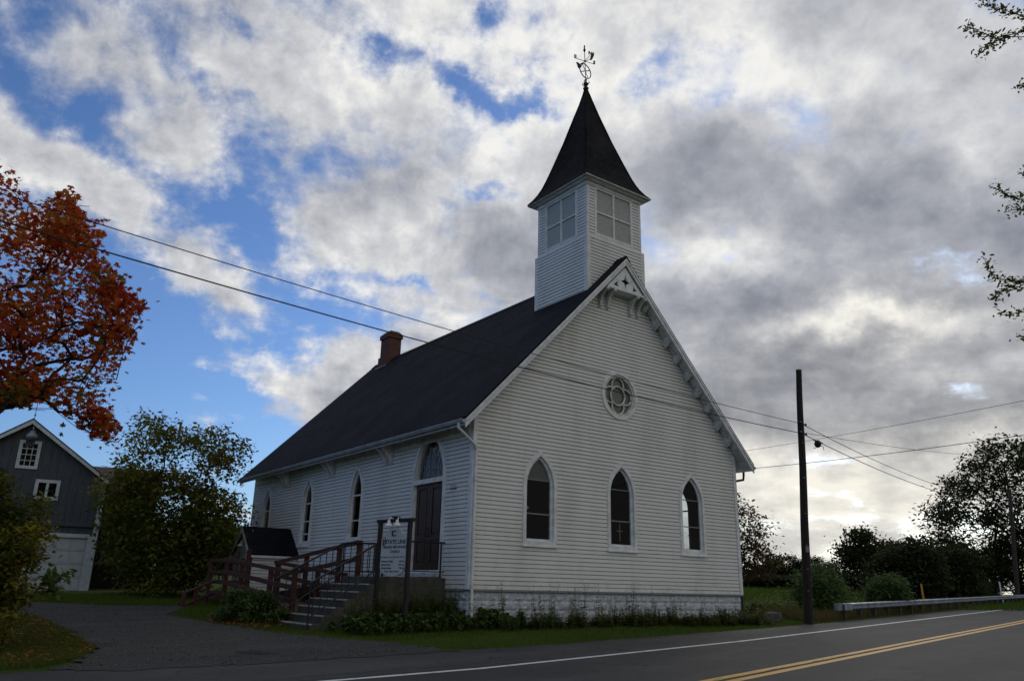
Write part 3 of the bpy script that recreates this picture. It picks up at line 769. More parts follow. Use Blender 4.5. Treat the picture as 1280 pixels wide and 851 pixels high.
# ================================================================== THE CHURCH (local units: x along the road gable, y back along the side, z up; scaled by CH_S)
W, L = 9.6, 14.82
EZ, RZ = 3.806, 9.243            # roof surface height at the eave line and at the ridge
EO, OH = .49, .407
SL = (RZ - EZ) / (W / 2 + EO)
TH = .15
def roof_z(x): return RZ - abs(x - W / 2) * SL
church = thing('church', 'white clapboard church with a dark steep roof and a square belfry under a pointed spire', 'church', tuple(CH_LOC), CH_YAW, None, CH_S)
mF = lambda a, b, d: (a, -d, b)
mL = lambda a, b, d: (-d, a, b)
mR = lambda a, b, d: (W + d, a, b)
mB = lambda a, b, d: (a, L + d, b)

def gothic(cx, w, z0, zs, hA, ins=0.0, n=10):
    c = (hA * hA - w * w) / (2 * w); Rr = w + c
    wi = w - ins; Ri = Rr - ins; zi = z0 + ins
    hi = math.sqrt(max(Ri * Ri - c * c, 1e-6)); t1 = math.atan2(hi, c)
    pts = [(cx - wi, zi), (cx + wi, zi)]
    for k in range(n + 1):
        t = t1 * k / n; pts.append((cx - c + Ri * math.cos(t), zs + Ri * math.sin(t)))
    for k in range(n - 1, -1, -1):
        t = t1 * k / n; pts.append((cx + c - Ri * math.cos(t), zs + Ri * math.sin(t)))
    return pts
def circle(cx, cz, r, n=40): return [(cx + r * math.cos(2 * math.pi * k / n), cz + r * math.sin(2 * math.pi * k / n)) for k in range(n)]

def siding(name, loops, m, zmax, parent, mat, h=.1, lip=.034, z00=0.0):
    """lapped boards: each course leans out to its lower edge and has a real under-edge"""
    V, Fc = fill2d(loops, 0)
    bm0 = bmesh.new(); vs = [bm0.verts.new(p) for p in V]
    for q in Fc:
        try: bm0.faces.new([vs[i] for i in q])
        except ValueError: pass
    base = bpy.data.meshes.new('flat'); bm0.to_mesh(base); bm0.free()
    out = MB(); nC = int(math.ceil((zmax - z00) / h))
    for k in range(nC):
        a, b = z00 + k * h, z00 + (k + 1) * h
        bm = bmesh.new(); bm.from_mesh(base)
        g = list(bm.verts) + list(bm.edges) + list(bm.faces)
        bmesh.ops.bisect_plane(bm, geom=g, plane_co=(0, a, 0), plane_no=(0, 1, 0), clear_inner=True)
        g = list(bm.verts) + list(bm.edges) + list(bm.faces)
        bmesh.ops.bisect_plane(bm, geom=g, plane_co=(0, b, 0), plane_no=(0, 1, 0), clear_outer=True)
        if not bm.faces: bm.free(); continue
        g = list(bm.verts) + list(bm.edges) + list(bm.faces)
        cut = bmesh.ops.bisect_plane(bm, geom=g, plane_co=(0, a + .80 * h, 0), plane_no=(0, 1, 0))
        keep_ = [e for e in cut['geom_cut'] if isinstance(e, bmesh.types.BMEdge)]
        ks = set(keep_); bmesh.ops.dissolve_limit(bm, angle_limit=.001, verts=bm.verts, edges=[e for e in bm.edges if e not in ks])
        bm.verts.ensure_lookup_table()
        P = []; 
        for i, v in enumerate(bm.verts):
            v.index = i; f = (v.co.y - a) / h
            P.append(m(v.co.x, v.co.y, lip * (1 - .3 * f) if f < .81 else lip * .76 - (f - .80) / .20 * (lip * .76 + .014)))
        faces = [tuple(v.index for v in f.verts) for f in bm.faces]
        n = len(P)
        for e in bm.edges:
            v0, v1 = e.verts
            if abs(v0.co.y - a) < 1e-5 and abs(v1.co.y - a) < 1e-5:
                P += [m(v0.co.x, a, -.016), m(v1.co.x, a, -.016)]
                faces.append((v0.index, v1.index, n + 1, n)); n += 2
        out.add(P, faces); bm.free()
    bpy.data.meshes.remove(base)
    me = bpy.data.meshes.new(name); me.from_pydata(out.v, [], out.f)
    return link(name, me, mat, parent)

FW = [(W / 2 + c * 2.787) for c in (-1, 0, 1)]
FWG = dict(w=.517, z0=1.04, zs=3.293 - .84, hA=.84)
SWY = [6.0, 9.567, 13.289]
SWG = dict(w=.445, z0=1.187, zs=3.366 - .84, hA=.84)
DRY = 1.925
DRG = dict(w=.82, z0=.26, zs=2.62, hA=1.28)
ROSE = (W / 2 - .01, 5.185, .67)
ztop = lambda x: roof_z(x) - TH * 1.40
gable = [(0, 0), (W, 0), (W, ztop(W)), (W / 2, ztop(W / 2)), (0, ztop(0))]
g_holes = [gothic(x, FWG['w'], FWG['z0'], FWG['zs'], FWG['hA'], .02) for x in FW] + [circle(ROSE[0], ROSE[1], ROSE[2] - .02)]
siding('gable_wall', [gable] + g_holes, mF, ztop(W / 2), church, M['siding'])
sidew = [(0, 0), (L, 0), (L, ztop(0)), (0, ztop(0))]
l_holes = [gothic(y, SWG['w'], SWG['z0'], SWG['zs'], SWG['hA'], .02) for y in SWY] + [gothic(DRY, DRG['w'], DRG['z0'], DRG['zs'], DRG['hA'], .02)]
siding('side_wall', [sidew] + l_holes, mL, ztop(0), church, M['siding'])
RWY = [2.12]
r_holes = [gothic(y, SWG['w'], SWG['z0'], SWG['zs'], SWG['hA'], .02) for y in RWY]
siding('side_wall', [sidew] + r_holes, mR, ztop(0), church, M['siding'])
siding('rear_wall', [gable], mB, ztop(W / 2), church, M['siding'], h=.2)
# inside lining, floor and ceiling
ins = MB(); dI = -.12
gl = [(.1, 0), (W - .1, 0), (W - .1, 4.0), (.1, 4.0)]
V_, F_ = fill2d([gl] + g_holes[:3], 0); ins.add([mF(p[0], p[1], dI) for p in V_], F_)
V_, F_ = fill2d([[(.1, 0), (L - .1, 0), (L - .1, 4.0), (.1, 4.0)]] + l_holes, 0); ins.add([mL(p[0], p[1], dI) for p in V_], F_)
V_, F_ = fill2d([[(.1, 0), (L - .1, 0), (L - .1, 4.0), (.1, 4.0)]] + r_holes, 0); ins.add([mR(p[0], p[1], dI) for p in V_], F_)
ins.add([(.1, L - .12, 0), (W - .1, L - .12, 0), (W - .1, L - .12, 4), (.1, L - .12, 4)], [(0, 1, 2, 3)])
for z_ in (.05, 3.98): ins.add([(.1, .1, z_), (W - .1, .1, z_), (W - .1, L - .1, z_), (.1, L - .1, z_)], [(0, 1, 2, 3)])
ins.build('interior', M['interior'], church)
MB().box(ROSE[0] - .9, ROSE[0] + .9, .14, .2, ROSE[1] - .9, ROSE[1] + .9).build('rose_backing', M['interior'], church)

# --- corner boards and base trim
cb = MB()
for x0, x1, y0, y1 in ((-.035, .0, -.028, .085), (-.035, .085, -.062, -.028), (W, W + .035, -.028, .085), (W - .085, W + .035, -.062, -.028), (-.035, 0, L - .085, L + .03), (W, W + .035, L - .085, L + .03)):
    cb.box(x0, x1, y0, y1, -.015, 4.02)
cb.build_each('corner_board', M['trim'], church, bevel=.006)
bt = MB(); bt.box(0, W, -.05, -.03, -.045, -.002); bt.box(-.05, -.03, .1, L, -.045, -.002)
bt.build_each('starter_strip', M['lead'], church)

# --- foundation: pillow-faced blocks
fb = MB(); bh, bl = .205, .41
def blocks(m, a0, a1, zb, zt, depth):
    row = 0; z1 = zt
    while z1 > zb:
        z0 = z1 - bh; a = a0 - (bl / 2 if row % 2 else 0)
        while a < a1:
            x0, x1 = max(a, a0), min(a + bl, a1)
            if x1 - x0 > .04:
                nx, nz = 7, 5; P = []; Fq = []
                for j in range(nz):
                    for i in range(nx):
                        u, v = i / (nx - 1), j / (nz - 1)
                        bul = (min(u, 1 - u, .14) / .14) * (min(v, 1 - v, .2) / .2)
                        d = depth - .012 + bul * (.026 + random.uniform(-.010, .014))
                        P.append(m(x0 + (x1 - x0) * u, z0 + (z1 - z0) * v, d))
                for j in range(nz - 1):
                    for i in range(nx - 1): q = j * nx + i; Fq.append((q, q + 1, q + nx + 1, q + nx))
                fb.add(P, Fq)
            a += bl
        z1 = z0; row += 1
blocks(mF, .0, W, -1.1, -.048, -.02)
blocks(mL, .0, L, -1.1, -.048, -.02)
blocks(mR, .0, L, -1.1, -.048, -.02)
fb.build('foundation', M['found'], church, smooth=False)

# --- roof
rf = MB(); y0, y1 = -OH, L + OH
me_uv = []
def roof_slab(mb, sgn):
    xe = W / 2 + sgn * (W / 2 + EO); xr = W / 2
    mb.add([(xe, y0, EZ), (xe, y1, EZ), (xr, y1, RZ), (xr, y0, RZ), (xe, y0, EZ - .06), (xe, y1, EZ - .06), (xr, y1, RZ - .06), (xr, y0, RZ - .06)],
           [(0, 1, 2, 3), (4, 7, 6, 5), (0, 4, 5, 1), (3, 2, 6, 7), (0, 3, 7, 4), (1, 5, 6, 2)])
roof_slab(rf, -1); roof_slab(rf, 1)
cap = [(W / 2 - .16, RZ - .16 * SL + .02), (W / 2, RZ + .03), (W / 2 + .16, RZ - .16 * SL + .02), (W / 2 + .16, RZ - .16 * SL - .01), (W / 2, RZ - .0), (W / 2 - .16, RZ - .16 * SL - .01)]
rf.prism(cap, lambda a, b, d: (a, d, b), y0 - .01, y1 + .01)
roof = rf.build('roof', M['roof'], church)
def uv_slope(o, along, slope):
    me = o.data; uvl = me.uv_layers.new(name='UVMap'); 
    for lp in me.loops:
        c = me.vertices[lp.vertex_index].co; uvl.data[lp.index].uv = (along(c), slope(c))
kk = math.sqrt(1 + SL * SL) / SL
uv_slope(roof, lambda c: c.y, lambda c: c.z * kk)

# soffit, rake boards, eave boards
so = MB()
for sgn in (-1, 1):
    def X(x): return W / 2 + sgn * (W / 2 - x)
    def slab(xa, xb, ya, yb, d0, d1):
        za, zb = roof_z(X(xa)), roof_z(X(xb))
        so.add([(X(xa), ya, za - d0), (X(xb), ya, zb - d0), (X(xb), yb, zb - d0), (X(xa), yb, za - d0), (X(xa), ya, za - d1), (X(xb), ya, zb - d1), (X(xb), yb, zb - d1), (X(xa), yb, za - d1)],
               [(0, 1, 2, 3), (4, 7, 6, 5), (0, 4, 5, 1), (1, 5, 6, 2), (2, 6, 7, 3), (3, 7, 4, 0)])
    slab(-EO + .03, W / 2, -OH + .045, -.03, .063, .19)
    slab(-EO + .03, -.04, -.03, L + OH - .04, .063, .19)
so.build('soffit', M['old_trim'], church)
rk = MB()
for sgn in (-1, 1):
    def X(x): return W / 2 + sgn * (W / 2 - x)
    for (ya, yb, da, db_) in ((-OH + .002, -OH + .045, .064, .27), (-OH - .022, -OH + .002, .064, .15), (L + OH - .04, L + OH - .002, .064, .3)):
        lp = [(-EO, EZ - da), (W / 2, RZ - da), (W / 2, RZ - db_), (-EO, EZ - db_)]
        rk.prism([(X(a), b) for a, b in lp], lambda a, b, d: (a, d, b), ya, yb)
rk.build_each('rake_board', M['trim'], church, bevel=.005)
fs = MB()
for x_ in (-EO, W + EO): fs.box(min(x_, x_ + (.03 if x_ < 0 else -.03)), max(x_, x_ + (.03 if x_ < 0 else -.03)), -OH + .05, L + OH - .05, EZ - .20, EZ - .066)
fs.build_each('fascia', M['trim'], church)
frz = MB(); frz.box(-.05, -.024, .09, L - .09, 3.52, 3.78); frz.box(-.09, -.05, .09, L - .09, 3.72, 3.80)
frz.build_each('frieze_board', M['trim'], church, bevel=.006)
# small paired brackets under the side eave
for yb in (4.05, 7.8, 11.5):
    b = MB()
    for dy in (-.14, .14):
        prof = [(-.03, 3.76), (-.40, 3.70), (-.38, 3.58), (-.26, 3.50), (-.16, 3.34), (-.10, 3.22), (-.03, 3.20)]
        b.prism(prof, lambda a, z, d: (a, d, z), yb + dy - .034, yb + dy + .034)
    b.build('eave_bracket', M['trim'], church, bevel=.008)
# scroll blocks under both rake soffits
for sgn in (-1, 1):
    for k in range(9):
        xx = .38 + k * .43
        if sgn < 0 and k > 8: continue
        X_ = W / 2 + sgn * (W / 2 - xx); zz = roof_z(X_) - .19
        b = MB()
        prof = [(-.03, .02), (-.34, .02), (-.34, -.05), (-.24, -.075), (-.17, -.15), (-.08, -.19), (-.03, -.19)]
        sl = -sgn * SL if False else (SL if X_ < W / 2 else -SL)
        V0 = [(X_ - .05, y_, zz + z_ - sl * .05) for y_, z_ in prof]; V1 = [(X_ + .05, y_, zz + z_ + sl * .05) for y_, z_ in prof]; n_ = len(prof)
        b.add(V0 + V1, [tuple(range(n_ - 1, -1, -1)), tuple(range(n_, 2 * n_))] + [(i, (i + 1) % n_, n_ + (i + 1) % n_, n_ + i) for i in range(n_)])
        b.build('rake_bracket', M['old_trim'], church, bevel=.008)

# --- pierced peak ornament
zo = 8.20; yo = -OH + .05
hw = (RZ - .33 - zo) / SL
tri = [(W / 2 - hw, zo), (W / 2 + hw, zo), (W / 2, RZ - .33)]
def star(cx, cz, rx, rz, inner=.34):
    o = []
    for k in range(8):
        t = math.pi / 2 + k * math.pi / 4; r_ = 1 if k % 2 == 0 else inner
        o.append((cx + rx * r_ * math.cos(t), cz + rz * r_ * math.sin(t)))
    return o
def wedge(cx, cz, s):
    return [(cx - .11 * s, cz - .04), (cx + .07 * s, cz + .11), (cx + .045 * s, cz + .02), (cx + .08 * s, cz - .08), (cx - .0 * s, cz - .055)]
orn = MB()
orn.plate([tri, star(W / 2, zo + .265, .18, .235), wedge(W / 2 - .36, zo + .12, 1), wedge(W / 2 + .36, zo + .12, -1)], lambda a, b, d: (a, yo + d, b), 0, .04)
for s_ in (-1, 1): orn.prism([(W / 2 + s_ * .245, zo), (W / 2 + s_ * .27, zo), (W / 2 + s_ * .27, zo + .33), (W / 2 + s_ * .245, zo + .36)], lambda a, b, d: (a, yo + d, b), -.008, 0)
orn.build('peak_ornament', M['trim'], church, bevel=.004)
sh = MB(); sh.box(W / 2 - hw - .04, W / 2 + hw + .04, -OH - .0, -.03, zo - .07, zo - .004)
sh.build('ornament_shelf', M['trim'], church, bevel=.008)
MB().box(W / 2 - .55, W / 2 + .55, -.045, -.025, zo + .002, zo + .44).build('ornament_backing', M['interior'], church)
for dx in (-.74, -.45, .45, .74):
    b = MB(); prof = [(-.03, zo - .07), (-OH + .0, zo - .07), (-OH + .0, zo - .14), (-OH + .07, zo - .17), (-.20, zo - .27), (-.15, zo - .40), (-.12, zo - .55), (-.03, zo - .60)]
    b.prism(prof, lambda a, z, d: (d, a, z), W / 2 + dx - .036, W / 2 + dx + .036)
    b.lathe((W / 2 + dx, -OH - .0, zo - .12), [(0, -.05), (.035, -.035), (.05, 0), (.035, .035), (0, .05)], 8)
    b.build('console_bracket', M['old_trim'], church, bevel=.008)

# --- windows
def ring(mb, outer, inner, m, d0, d1): mb.plate([outer, inner], m, d0, d1)
def gothic_window(name, cx, G, m, bars, gm='glass'):
    g = lambda i: gothic(cx, G['w'], G['z0'], G['zs'], G['hA'], i)
    fr = MB(); ring(fr, g(-.01), g(.085), m, -.01, .055); ring(fr, g(-.028), g(-.005), m, .0, .03)
    fr.box(*sum(([min(p), max(p)] for p in zip(m(cx - G['w'] - .03, G['z0'] - .055, -.01), m(cx + G['w'] + .03, G['z0'] - .0105, .085))), []))
    f = fr.build('window', M['trim'], church, bevel=.006)
    f.name = 'window'
    s = MB(); ring(s, g(.0855), g(.145), m, -.075, -.02); ring(s, g(.075), g(.0855), m, -.09, -.0)
    s.build('sash', M['trim'], f)
    lo = G['z0'] + .145; wi = G['w'] - .14
    b = MB()
    for z_, t_ in bars:
        b.box(*sum(([min(p), max(p)] for p in zip(m(cx - wi, z_ - t_, -.07), m(cx + wi, z_ + t_, -.025))), []))
    if bars: b.build_each('glazing_bar', M['trim'] if gm != 'glass' else M['lead'], f)
    V, Fc = fill2d([g(.12)], 0); p_ = MB(); p_.add([m(q[0], q[1], -.05) for q in V], Fc); p_.build('pane', M[gm], f)
    return f
for i, x in enumerate(FW):
    w_ = gothic_window('window', x, FWG, mF, [((1.78), .014), ((2.60), .010)] if i != 2 else [(1.80, .012), (2.55, .010)])
    if i == 0:
        q = MB(); V, Fc = fill2d([[(x - .36, 2.62), (x + .36, 2.62), (x + .2, 3.0), (x, 3.12), (x - .2, 3.0)]], 0)
        q.add([mF(a[0], a[1], -.07) for a in V], Fc); q.build('blind', pbr('grey_blind', (.22, .22, .20), .8, .2, 8), w_)
        q = MB(); q.lathe((x - .2, .35, 1.9), [(0, 0), (.1, 0), (.12, .06), (.03, .12), (.03, .22), (.0, .24)], 10); q.build('ornament', M['trim'], w_)
    if i == 1:
        q = MB(); q.box(x - .012, x + .012, .062, .075, 1.28, 1.72); q.box(x - .10, x + .10, .062, .075, 1.52, 1.545); q.build('cross', M['cross'], w_)
for y in SWY: gothic_window('window', y, SWG, mL, [(2.52, .022), (1.80, .018)] if y < 7 else [(2.52, .022), (1.95, .018), (1.55, .02)] if y < 11 else [(2.5, .022)], 'side_glass')
for y in RWY: gothic_window('window', y, SWG, mR, [(2.5, .02)])

# rose window
cx, cz, rr = ROSE
rw = MB(); rw.plate([circle(cx, cz, rr + .01), circle(cx, cz, rr - .085)], mF, -.01, .06); rw.plate([circle(cx, cz, rr + .028), circle(cx, cz, rr + .004)], mF, 0, .03)
rose = rw.build('rose_window', M['trim'], church, smooth=False, bevel=.006)
rv = MB(); rv.plate([circle(cx, cz, rr - .084), circle(cx, cz, rr - .15)], mF, -.13, .03); rv.build('reveal', M['beige'], rose)
tr = MB()
def arc(x0, z0, r_, a0, a1, n=20):
    tr.tube([mF(x0 + r_ * math.cos(a0 + (a1 - a0) * k / n), z0 + r_ * math.sin(a0 + (a1 - a0) * k / n), -.04) for k in range(n + 1)], .030, 6)
arc(cx, cz, .265, 0, 2 * math.pi, 32)
for k in range(4):
    t = k * math.pi / 2; ox, oz = cx + .295 * math.cos(t), cz + .295 * math.sin(t)
    arc(ox, oz, .222, t - R(115), t + R(115))
tr.build('tracery', M['beige'], rose, smooth=True)
V, Fc = fill2d([circle(cx, cz, rr - .14)], 0); p_ = MB(); p_.add([mF(q[0], q[1], -.075) for q in V], Fc); p_.build('pane', M['stained'], rose)

# --- front door in the side wall
g = lambda i: gothic(DRY, DRG['w'], DRG['z0'], DRG['zs'], DRG['hA'], i)
fr = MB(); ring(fr, g(-.0), g(.11), mL, -.02, .05); ring(fr, g(-.02), g(.003), mL, 0, .03)
fr.box(-.055, .06, DRY - .71, DRY + .71, 2.50, 2.62)
ring(fr, g(.108), g(.15), mL, -.14, -.0)
door = fr.build('doorway', M['trim'], church, bevel=.006)
V, Fc = fill2d([[p for p in gothic(DRY, DRG['w'], 2.50, DRG['zs'], DRG['hA'], .13)]], 0)
p_ = MB(); p_.add([mL(q[0], q[1], -.09) for q in V], Fc); p_.build('transom_pane', M['side_glass'], door)
MB().box(.16, .20, DRY - .8, DRY + .8, 2.4, 4.0).build('transom_backing', M['interior'], door)
ld = MB(); shape = np.array(gothic(DRY, DRG['w'], 2.50, DRG['zs'], DRG['hA'], .15))
for s_ in (-1, 1):
    for k in range(-14, 15):
        pts = [(DRY + k * .13 + s_ * t * .45, 2.62 + t) for t in np.linspace(0, 1.4, 36)]
        ok = inside(shape, np.array([p[0] for p in pts]), np.array([p[1] for p in pts])); run = []
        for p, o in zip(pts, ok):
            if o: run.append(mL(p[0], p[1], -.08))
        if len(run) > 2: ld.tube([run[0], run[-1]], .005, 4)
for k in (-.4, -.13, .13, .4):
    ok = [z for z in np.linspace(2.63, 3.9, 50) if inside(shape, np.array([DRY + k]), np.array([z]))[0]]
    ld.tube([mL(DRY + k, ok[0], -.078), mL(DRY + k, ok[-1], -.078)], .007, 4)
ld.build('lead_lattice', M['lead'], door)
for s_ in (-1, 1):
    a0, a1 = (DRY - .665, DRY - .004) if s_ < 0 else (DRY + .004, DRY + .665)
    d = MB()
    def dbx(ya, yb, za, zb, da, db_): d.box(-db_, -da, ya, yb, za, zb)
    dbx(a0, a1, .36, 2.498, -.10, -.065)
    for ya, yb in ((a0, a0 + .12), (a1 - .12, a1)): dbx(ya, yb, .36, 2.498, -.065, -.04)
    for za, zb in ((.36, .58), (1.12, 1.24), (2.38, 2.498)): dbx(a0 + .12, a1 - .12, za, zb, -.065, -.04)
    for za, zb in ((.62, 1.08), (1.28, 2.34)): dbx(a0 + .16, a1 - .16, za, zb, -.065, -.048)
    lf = d.build('door_leaf', M['brown_door'], door, bevel=.006)
    h_ = MB(); hy = DRY + s_ * .07; h_.tube([mL(hy, 1.22, -.04), mL(hy, 1.22, .01), mL(hy, 1.40, .01), mL(hy, 1.40, -.04)], .012, 6); h_.build('handle', M['iron'], lf)
th = MB(); th.box(-.16, .06, DRY - .80, DRY + .80, .24, .352); th.build('threshold', M['old_trim'], door, bevel=.01)
V, Fc = text_mesh('1250', .15, 'CENTER', .006, True)
nm = MB(); nm.add([mL(.74 - p[0], 2.25 + p[1], .026 + p[2]) for p in V], Fc); nm.build('house_number', M['ink'], church)

# --- gutter and downspout on the left eave
gt = MB(); gp_ = [(-EO - .105, EZ - .06), (-EO - .105, EZ - .085), (-EO - .085, EZ - .15), (-EO - .03, EZ - .17), (-EO - .002, EZ - .17), (-EO - .002, EZ - .155), (-EO - .03, EZ - .155), (-EO - .075, EZ - .14), (-EO - .092, EZ - .085), (-EO - .092, EZ - .06)]
gt.prism(gp_, lambda a, z, d: (a, d, z), -OH + .02, L + OH - .02)
gt.build('gutter', M['gutter'], church)
gt = MB(); gt.prism([(2 * (W / 2) - a, z) for a, z in gp_], lambda a, z, d: (a, d, z), -OH + .02, L + OH - .02); gt.build('gutter', M['trim'], church)
ds = MB(); ds.tube([(-EO - .06, -.20, EZ - .15), (-EO - .06, -.20, EZ - .26), (-.02, -.12, 3.22), (.03, -.10, 3.12), (.04, -.10, .1), (.04, -.10, -.5), (.0, -.22, -.62)], .036, 8)
for z_ in (2.4, .9): ds.box(-.005, .085, -.14, -.03, z_, z_ + .03)
ds.build('downspout', M['trim'], church)
ds = MB(); ds.tube([(W + EO + .06, .05, EZ - .15), (W + EO + .06, .05, EZ - .28), (W + EO + .03, .05, 3.38), (W + .12, .05, 3.30), (W + .09, .05, 3.2), (W + .09, .05, -.6)], .036, 8); ds.build('downspout', M['iron'], church)

# --- chimney on the ridge
chx0, chx1, chy0, chy1 = 4.52, 5.10, 13.5, 14.25
cm = MB(); cm.box(chx0, chx1, chy0, chy1, 8.3, 10.12); cm.box(chx0 - .05, chx1 + .05, chy0 - .05, chy1 + .05, 10.12, 10.3)
tp = [(chx0 - .05, chy0 - .05), (chx1 + .05, chy0 - .05), (chx1 + .05, chy1 + .05), (chx0 - .05, chy1 + .05)]; ti = [(chx0 + .1, chy0 + .1), (chx1 - .1, chy0 + .1), (chx1 - .1, chy1 - .1), (chx0 + .1, chy1 - .1)]
cm.add([(a, b, 10.302) for a, b in tp] + [(a, b, 10.46) for a, b in ti], [(0, 1, 5, 4), (1, 2, 6, 5), (2, 3, 7, 6), (3, 0, 4, 7), (4, 5, 6, 7)])
cm.box(chx0 - .05, chx1 + .04, chy0 - .03, chy1 + .07, 8.2, 9.32)
chim = cm.build('chimney', M['brick'], roof, bevel=.008)
fl = MB()
for k in range(1):
    xa = chx0 - .06; fl.add([(xa, chy0 - .03, roof_z(xa) + .012), (xa - .07, chy0 - .03, roof_z(xa - .07) + .012), (xa - .07, chy1 + .2, roof_z(xa - .07) + .012), (xa, chy1 + .2, roof_z(xa) + .012)], [(0, 1, 2, 3)])
fl.build('flashing', M['lead'], roof)

# --- belfry and spire
tx0, tx1, ty0, ty1 = W / 2 - 1.07, W / 2 + 1.07, .066, 2.30
zb, zc = 9.78, 11.42
tower = MB()
tb = MB(); tb.box(tx0 + .03, tx1 - .03, ty0 + .03, ty1 - .03, 7.2, 11.5); tower_o = tb.build('belfry', M['interior'], church)
mTF = lambda a, b, d: (a, ty0 - d, b); mTL = lambda a, b, d: (tx0 - d, a, b); mTR = lambda a, b, d: (tx1 + d, a, b); mTB = lambda a, b, d: (a, ty1 + d, b)
e_ = .055
mTFl = lambda a, b, d: (a, ty0 - e_ - d, b); mTLl = lambda a, b, d: (tx0 - e_ - d, a, b); mTRl = lambda a, b, d: (tx1 + e_ + d, a, b); mTBl = lambda a, b, d: (a, ty1 + e_ + d, b)
lo_f = [(tx0 - e_, roof_z(tx0 - e_) - .05), (W / 2, RZ - .05), (tx1 + e_, roof_z(tx1 + e_) - .05), (tx1 + e_, zb), (tx0 - e_, zb)]
siding('belfry_siding', [lo_f], mTFl, zb, tower_o, M['siding'], z00=8.0); siding('belfry_siding', [lo_f], mTBl, zb, tower_o, M['siding'], z00=8.0)
lo_s = [(ty0 - e_, roof_z(tx0 - e_) - .05), (ty1 + e_, roof_z(tx0 - e_) - .05), (ty1 + e_, zb), (ty0 - e_, zb)]
siding('belfry_siding', [lo_s], mTLl, zb, tower_o, M['siding'], z00=8.0); siding('belfry_siding', [lo_s], mTRl, zb, tower_o, M['siding'], z00=8.0)
def up(a0, a1, m, l0, l1):
    siding('belfry_siding', [[(a0, zb + .03), (a1, zb + .03), (a1, zc), (a0, zc)], [(l0, zb + .11), (l1, zb + .11), (l1, zc - .02), (l0, zc - .02)]], m, zc, tower_o, M['siding'], z00=9.7)
    f = MB(); lw = .05
    f.plate([[(l0 - .03, zb + .08), (l1 + .03, zb + .08), (l1 + .03, zc - .01), (l0 - .03, zc - .01)], [(l0 + lw, zb + .11 + lw), (l1 - lw, zb + .11 + lw), (l1 - lw, zc - .06), (l0 + lw, zc - .06)]], m, -.02, .035)
    cc = (l0 + l1) / 2; mz = (zb + zc) / 2 + .03
    for p in ((cc - .03, cc + .03, zb + .12, zc - .05), (l0 + .02, l1 - .02, mz - .025, mz + .025)):
        f.plate([[(p[0], p[2]), (p[1], p[2]), (p[1], p[3]), (p[0], p[3])]], m, -.015, .028 if p[1] - p[0] < .1 else .026)
    fo = f.build('louver_frame', M['trim'], tower_o)
    s = MB(); s.plate([[(l0 + .01, zb + .12), (l1 - .01, zb + .12), (l1 - .01, zc - .03), (l0 + .01, zc - .03)]], m, -.025, -.017); s.build('screen', M['screen'], fo)
    sl = MB(); z_ = zb + .17
    while z_ < zc - .08:
        sl.plate([[(l0 + .03, z_), (l1 - .03, z_), (l1 - .03, z_ + .012), (l0 + .03, z_ + .012)]], m, -.016, -.006); z_ += .05
    sl.build('louver_slats', M['screen'], fo)
up(tx0, tx1, mTF, tx0 + .30, tx1 - .36); up(tx0, tx1, mTB, tx0 + .33, tx1 - .33)
up(ty0, ty1, mTL, ty0 + .44, ty1 - .36); up(ty0, ty1, mTR, ty0 + .4, ty1 - .4)
tt = MB()
for (a, b) in ((tx0, ty0), (tx1, ty0), (tx0, ty1), (tx1, ty1)):
    sx_ = -1 if a == tx0 else 1; sy_ = -1 if b == ty0 else 1
    for ee, z0_, z1_ in ((e_ + .03, roof_z(a + sx_ * .09) - .1, zb - .001), (.03, zb + .002, zc + .02)):
        tt.box(*sorted((a + sx_ * ee, a - sx_ * .05)), *sorted((b + sy_ * ee, b + sy_ * (ee - .025))), z0_, z1_)
        tt.box(*sorted((a + sx_ * ee, a + sx_ * (ee - .025))), *sorted((b + sy_ * (ee - .025), b - sy_ * .05)), z0_, z1_)
tt.add([(tx0 - .08, ty0 - .08, zb - .02), (tx1 + .08, ty0 - .08, zb - .02), (tx1 + .08, ty1 + .08, zb - .02), (tx0 - .08, ty1 + .08, zb - .02), (tx0 - .005, ty0 - .005, zb + .045), (tx1 + .005, ty0 - .005, zb + .045), (tx1 + .005, ty1 + .005, zb + .045), (tx0 - .005, ty1 + .005, zb + .045)],
       [(0, 1, 5, 4), (1, 2, 6, 5), (2, 3, 7, 6), (3, 0, 4, 7), (0, 3, 2, 1)])
tt.build('belfry_trim', M['trim'], tower_o)
co = MB(); co.box(tx0 - .06, tx1 + .06, ty0 - .06, ty1 + .06, zc - .0, zc + .10); co.box(tx0 - .17, tx1 + .17, ty0 - .17, ty1 + .17, zc + .102, zc + .17)
co.build('belfry_cornice', M['trim'], tower_o, bevel=.012)
SPB = zc + .172; SPT = 15.78
prof = [(0, 1.36), (.035, 1.24), (.08, 1.125), (.13, 1.03), (.19, .94), (.30, .795), (.5, .545), (.75, .265), (1.0, .012)]
lean = (-.06, .02)
tcx, tcy = (tx0 + tx1) / 2, (ty0 + ty1) / 2
sp = MB(); sub = []
NS = 9
for f, hw_ in prof:
    z_ = SPB + (SPT - SPB) * f; ox, oy = tcx + lean[0] * f, tcy + lean[1] * f
    for c0, c1 in (((-1, -1), (1, -1)), ((1, -1), (1, 1)), ((1, 1), (-1, 1)), ((-1, 1), (-1, -1))):
        sub.append((ox + c0[0] * hw_, oy + c0[1] * hw_, z_)); sub.append((ox + c1[0] * hw_, oy + c1[1] * hw_, z_))
fq = []
for i in range(len(prof) - 1):
    for k in range(4): fq.append((i * 8 + 2 * k, i * 8 + 2 * k + 1, (i + 1) * 8 + 2 * k + 1, (i + 1) * 8 + 2 * k))
fq.append((6, 4, 2, 0))
me = bpy.data.meshes.new('spire'); me.from_pydata(sub, [], fq)
spire = link('spire', me, M['spire'], tower_o)
uvl = me.uv_layers.new(name='UVMap')
